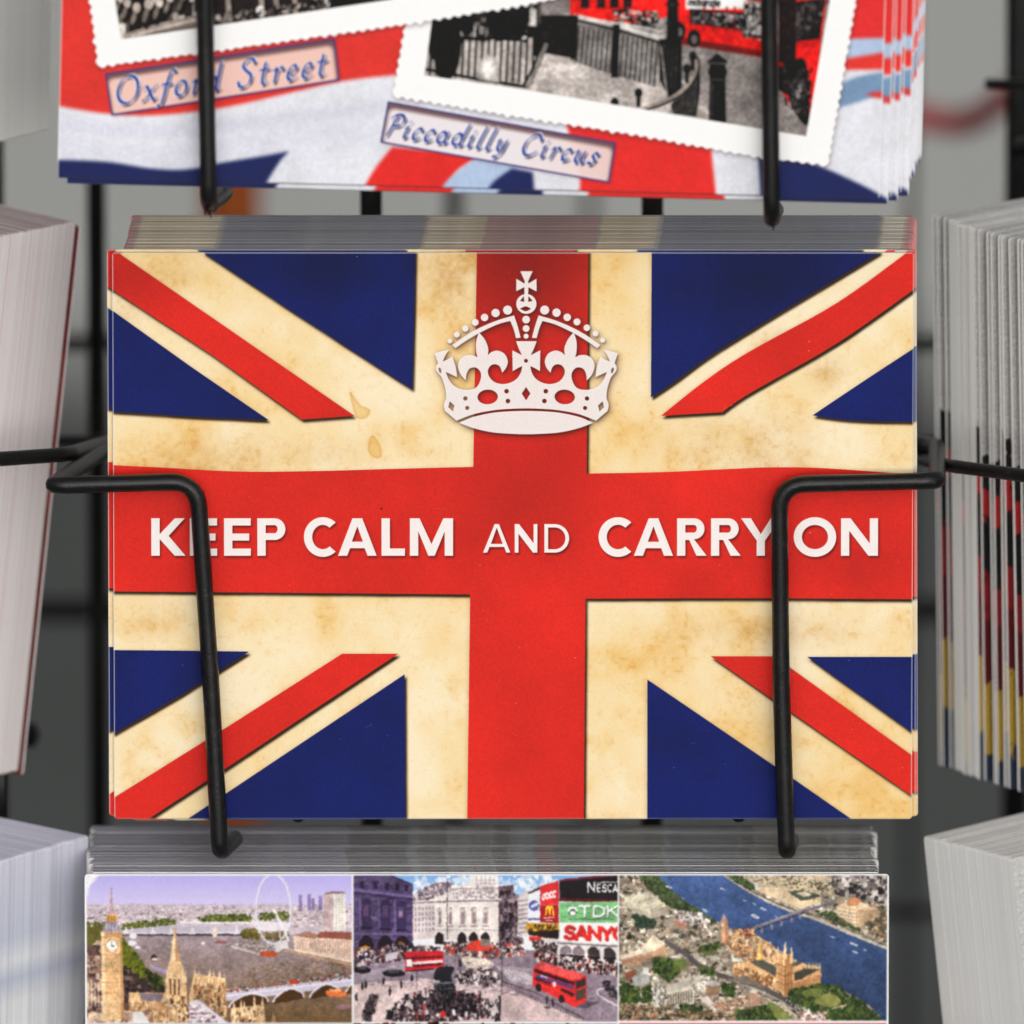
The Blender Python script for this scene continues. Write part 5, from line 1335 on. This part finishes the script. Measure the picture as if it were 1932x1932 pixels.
    for k, (y, d, w) in enumerate(((640, 1.86, 17), (1150, 1.86, 26), (832, 1.60, 12), (1720, 1.86, 14))):
        T('rail', [(-100, y, d), (2030, y, d)], w, wobble=.0, seed=40 + k)
    # column and foot
    col = [base + Vector((0, .06, .03)), base + Vector((0, .06, .8)), base + Vector((0, .06, ZC - .2))]
    tube('column', col, .018, wm, root, o, wobble=0)
    v, f = [], []
    for k in range(40):
        a = 2 * math.pi * k / 40
        v += [(.24 * math.cos(a), .06 + .24 * math.sin(a), .001), (.22 * math.cos(a), .06 + .22 * math.sin(a), .03)]
    n = 40
    for k in range(n):
        a, b = 2 * k, 2 * ((k + 1) % n)
        f.append((a, b, b + 1, a + 1))
    f.append(tuple(2 * k + 1 for k in range(n))); f.append(tuple(2 * k for k in range(n))[::-1])
    new_obj('foot', v, f, wm, root)
    return root

# ------------------------------------------------------------------ postcards
def card_mesh(name, mats, W=W_CARD, H=H_CARD, t=.00052, r=.0006, bow=0.0):
    """front at local y = 0 facing -y, origin at the middle of the lower edge"""
    ol = []
    for cx, cz, a0 in ((W / 2 - r, r, -90), (W / 2 - r, H - r, 0), (-W / 2 + r, H - r, 90), (-W / 2 + r, r, 180)):
        for k in range(5):
            a = R(a0 + 90 * k / 4)
            ol.append((cx + r * math.cos(a), cz + r * math.sin(a)))
    n = len(ol)
    v = [(x, 0, z) for x, z in ol] + [(x, t, z) for x, z in ol]
    f = [tuple(range(n)), tuple(range(2 * n - 1, n - 1, -1))] + [(k, k + n, (k + 1) % n + n, (k + 1) % n) for k in range(n)]
    me = bpy.data.meshes.new(name)
    me.from_pydata(v, [], f); me.update()
    uv = me.uv_layers.new(name='print')
    for p in me.polygons:
        p.material_index = 0 if p.index == 0 else (1 if p.index == 1 else 2)
        for li in p.loop_indices:
            x, y, z = me.vertices[me.loops[li].vertex_index].co
            a, b = x / W + .5, z / H
            if p.index > 1: a, b = .5 + (a - .5) * .965, .5 + (b - .5) * .955
            uv.data[li].uv = (a, b)
    for m in mats: me.materials.append(m)
    return me

def card_frame(az, lean, roll=0):
    nh = Vector((-math.sin(az), -math.cos(az), 0))
    u = Vector((math.cos(az), -math.sin(az), 0))
    v = Vector((0, 0, 1)) * math.cos(lean) - nh * math.sin(lean)
    n = nh * math.cos(lean) + Vector((0, 0, 1)) * math.sin(lean)
    M = Matrix(((u.x, -n.x, v.x, 0), (u.y, -n.y, v.y, 0), (u.z, -n.z, v.z, 0), (0, 0, 0, 1)))
    return M @ Matrix.Rotation(roll, 4, 'Y')

def stack(me, name, ref_local, ref_world, az, lean, roll, cards, group, labels, cat='postcard', rest=None):
    """cards: list of (dx, y, dz, roll, tip) from the front to the back; labels: front label, label of the rest, {index: label}"""
    M = card_frame(az, lean, roll)
    M = Matrix.Translation(ref_world) @ M @ Matrix.Translation(-Vector(ref_local))
    first = None
    for i, (dx, y, dz, ro, tip) in enumerate(cards):
        if first is None:
            ob = bpy.data.objects.new(name, me); first = ob
        else:
            ob = first.copy()
            if rest: ob.data = rest
        C.objects.link(ob)
        ob.matrix_world = M @ Matrix.Translation((dx, y, dz)) @ Matrix.Rotation(ro, 4, 'Y') @ Matrix.Rotation(tip, 4, 'X')
        lab = labels[0] if i == 0 else labels[1]
        if len(labels) > 2 and i in labels[2]: lab = labels[2][i]
        tag(ob, lab, cat, group)
    return first

def build_cards():
    rs = random.Random(4)
    back = card_back()
    g = lambda s: rs.gauss(0, s)
    def steps(n, s, lo=3, hi=7):
        """small group-wise offsets, as when cards are pushed in a handful at a time"""
        out = []
        while len(out) < n:
            v = g(s)
            out += [v] * rs.randint(lo, hi)
        return out[:n]
    # --- middle pocket
    fm, fe = print_material('flag_print', paint_flag())
    me = card_mesh('flag_postcard', (fm, back, fe))
    me2 = card_mesh('flag_postcard', (fm, back, fe), W=.1455)
    n = 50; sx, sz = steps(n, .00010), steps(n, .00004)
    cards = []
    for i in range(n):
        t = i / (n - 1)
        dx = (0, -.0022, .0020, .0024)[i] if i < 4 else .0004 + .0014 * min(1, t * 1.3) ** .8 + sx[i] + g(.00004)
        dz = (0, .0004, -.0002, -.0004)[i] if i < 4 else sz[i] + g(.000015)
        ro = (0, 0, R(-.25), R(-.35))[i] if i < 4 else g(R(.012))
        cards.append((dx, i * .00062 + (.0002 if i else 0), dz, ro, 0))
    stack(me, 'postcard', (0, 0, 0), at(968, 1545, 1.5125), 0, R(1.5), 0, cards, 'flag postcards in the middle pocket',
          ('flag postcard with white crown and KEEP CALM AND CARRY ON, front of the middle stack', 'flag postcard standing edge on behind the KEEP CALM card in the middle stack',
           {1: 'flag postcard peeking out at the left edge just behind the KEEP CALM card', 2: 'flag postcard showing a narrow strip along the right edge of the KEEP CALM card',
            3: 'flag postcard poking out farthest at the lower right edge behind the KEEP CALM card'}), rest=me2)
    # --- pocket above
    sm, se = print_material('snapshot_print', paint_snapshots())
    me = card_mesh('snapshot_postcard', (sm, back, se), W=.1510, H=.1100)
    roll = math.atan2(TOP_BR[1] - TOP_BL[1], TOP_BR[0] - TOP_BL[0])
    spec = [(0, 0), (.0016, -.0011), (.0022, -.0003), (.0034, -.0009), (.0040, .0002), (.0054, -.0004), (.0058, .0020), (.0064, .0028), (.0068, .0045), (.0071, .0050)]
    cards = []
    for i in range(30):
        dx, dz = spec[i] if i < len(spec) else (.0072 + g(.0003), .0046 + g(.0004))
        cards.append((dx, i * .0007, dz, R(-.12) * min(i, 6) * .4, 0))
    stack(me, 'postcard', (0, 0, 0), at((TOP_BL[0] + TOP_BR[0]) / 2, (TOP_BL[1] + TOP_BR[1]) / 2, 1.463), 0, R(1.5), roll, cards, 'snapshot postcards in the pocket above',
          ('cloth flag postcard with Oxford Street and Piccadilly Circus snapshots, front of the top stack', 'Oxford Street postcard fanned out behind the front card of the top stack',
           {k: 'fanned cloth flag postcard, %s strip right of the front snapshot card' % w for k, w in enumerate(('', 'first', 'second', 'third', 'fourth', 'fifth')) if k}))
    # --- pocket below
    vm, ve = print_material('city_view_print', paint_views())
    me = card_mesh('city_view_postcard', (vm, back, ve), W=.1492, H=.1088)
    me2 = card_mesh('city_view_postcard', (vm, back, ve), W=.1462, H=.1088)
    n = 58; sx, sz = steps(n, .0003, 2, 6), steps(n, .00003, 3, 8)
    cards = []
    for i in range(n):
        t = i / (n - 1)
        dx = 0 if i == 0 else -.0004 - .0008 * t + sx[i] + g(.00008)
        cards.append((dx, i * .00062, 0 if i == 0 else .0002 + sz[i] + g(.00001), 0 if i == 0 else g(R(.008)), 0))
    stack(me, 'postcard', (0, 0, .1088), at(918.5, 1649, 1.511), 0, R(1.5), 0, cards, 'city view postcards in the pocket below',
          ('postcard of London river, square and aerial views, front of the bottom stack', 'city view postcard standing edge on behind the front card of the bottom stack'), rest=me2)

    # --- neighbours on the left and right faces of the spinner: seen on their edges
    def side(name, mats, corner, pt, az, lean, roll, n, pitch, slide, group, labels, jit=.0003, pos=None, tips=None, dxs=None, dzs=None, H=H_CARD):
        me = card_mesh(name, mats, t=.00056, H=H)
        T = n * pitch
        sz = steps(n, jit, 2, 6)
        sxx = steps(n, jit * .8, 2, 6)
        cards = []
        for i in range(n):
            y = i * pitch if pos is None else pos[i]
            depth_from_back = (T - y)
            cards.append((sxx[i] * .35 + g(.00001) + (dxs[i] if dxs else 0), y, -slide * depth_from_back + sz[i] * .4 + g(.00003) + (dzs[i] if dzs else 0), g(R(.012)), tips[i] if tips else 0))
        ref = (W_CARD / 2 * corner, T, H)
        stack(me, 'postcard', ref, at(*pt), az, lean, roll, cards, group, labels)
    A = R(37)
    e1 = edge_material('pinkish_card_edge', (.92, .82, .83), (.96, .92, .92))
    p1 = band_print('maroon_print', [(0, (.20, .03, .025)), (.5, (.30, .05, .04)), (.8, (.22, .03, .03))])
    side('pink_edged_postcard', (p1, p1, e1), 1, (146, 418, 1.538), A, R(7.5), R(2.0), 53, .00057, .05, 'pink edged postcards in the left middle pocket',
         ('pink edged postcard in the thick left stack behind the wire arm', 'pink edged postcard in the thick left stack behind the wire arm', {52: 'pink edged postcard loose at the very back of the thick left stack, maroon strip showing'}), .00008,
         [i * .00057 for i in range(52)] + [51 * .00057 + .0012], None, [0] * 52 + [.0005], [0] * 52 + [-.0008], H=.1050)
    e2 = edge_material('grey_card_edge', (.88, .88, .87), (.93, .93, .92), [(0, (1, .98, .92)), (.04, (.93, .93, .91)), (.3, (1, 1, 1)), (1, (1, 1, 1))])
    p2 = band_print('grey_print', [(0, (.5, .5, .45)), (.4, (.62, .62, .6)), (.7, (.3, .35, .45))])
    side('grey_edged_postcard', (p2, back, e2), 1, (110, -822, 1.525), A, R(2), 0, 40, .00057, .0, 'grey edged postcards in the upper left pocket',
         ('grey edged postcard in the upper left stack', 'grey edged postcard in the upper left stack'), .00008)
    e3 = edge_material('bluish_card_edge', (.74, .75, .79), (.92, .93, .96), [(0, (.8, .8, .9)), (.45, (.8, .8, .88)), (.66, (1, 1, .97)), (.73, (.98, .98, .97)), (.77, (.66, .70, .82)), (.80, (.98, .99, 1)), (.84, (.74, .77, .88)), (.93, (.82, .83, .93)), (1, (.88, .87, .96))])
    p3 = band_print('lilac_print', [(0, (.2, .3, .5)), (.5, (.5, .5, .7)), (.8, (.6, .6, .8))])
    side('blue_edged_postcard', (p3, back, e3), 1, (166, 1577, 1.53), A, R(2.5), 0, 46, .00059, .0, 'bluish edged postcards in the lower left pocket',
         ('bluish edged postcard in the lower left stack', 'bluish edged postcard in the lower left stack'), .00018)
    e4 = edge_material('worn_white_card_edge', (.86, .86, .84), (.95, .95, .93))
    p4 = band_print('dark_banded_print', [(0, (.03, .04, .08)), (.09, (.48, .31, .04)), (.22, (.13, .012, .015)), (.34, (.30, .02, .025)), (.42, (.015, .015, .018)), (.52, (.5, .03, .03)), (.57, (.02, .02, .02)), (.64, (.55, .54, .53))])
    pos = []; tips = []; y = 0
    gaps = [.0012, .0023, .0009, .0024, .0030, .0011, .0024, .0008, .0030, .0012] + [.00058] * 13 + [.0016, .0024, .0011]
    for k in gaps: pos.append(y); y += k
    pos.append(y)
    for i in range(len(pos)): tips.append(R(-.5) * max(0, (10 - i)) / 10 + g(R(.12)) if i < 10 else g(R(.03)))
    n = len(pos); pitch = y / n
    side('dark_banded_postcard', (p4, back, e4), -1, (1762, 407, 1.538), -A, R(1.5), R(0), n, pitch, .0, 'loosely fanned postcards in the right middle pocket',
         ('white edged postcard in the loose right stack with dark red and yellow print', 'white edged postcard in the loose right stack with dark red and yellow print'), .0005, pos, tips, H=.1062)
    e5 = edge_material('white_card_edge', (.88, .88, .87), (.95, .95, .94))
    p5 = band_print('pale_print', [(0, (.5, .5, .48)), (.6, (.7, .7, .68))])
    side('white_edged_postcard', (p5, back, e5), -1, (1742, 1577, 1.53), -A, R(8), R(-1.5), 46, .00058, .08, 'white edged postcards in the lower right pocket',
         ('white edged postcard in the lower right stack', 'white edged postcard in the lower right stack'), .00014)

# ------------------------------------------------------------------ blurred things behind the rack
def build_behind():
    op = flat_paint('orange_paint', (.42, .085, .006), (.50, .11, .012), 30, .5)
    p = at(437, 380, 1.95)
    r = 54 * FRAME / DIST / 1932 * (DIST + .45)
    b = Vector((p.x, p.y, 0))
    pole = tube('orange_pole', [b, b + Vector((0, 0, .8)), b + Vector((0, 0, 1.9))], r, op, None, b, wobble=0, segs=20)
    pole.location = b
    tag(pole, 'orange brown pole out of focus behind the rack', 'pole')
    rp = flat_paint('red_rope_fibre', (.40, .03, .03), (.52, .05, .045), 60, .8)
    pts = [at(1640, 190, 1.95), at(1745, 222, 1.95), at(1800, 236, 1.95), at(1850, 222, 1.94), at(1885, 190, 1.92), at(1990, 120, 1.9)]
    rope = tube('rope', pts, .0024, rp, None, pts[0], rad=.01, wobble=.1)
    rope.location = pts[0]
    tag(rope, 'dull red rope sagging out of focus at the upper right', 'rope')

build_setting()
rack = build_rack()
build_cards()
build_behind()
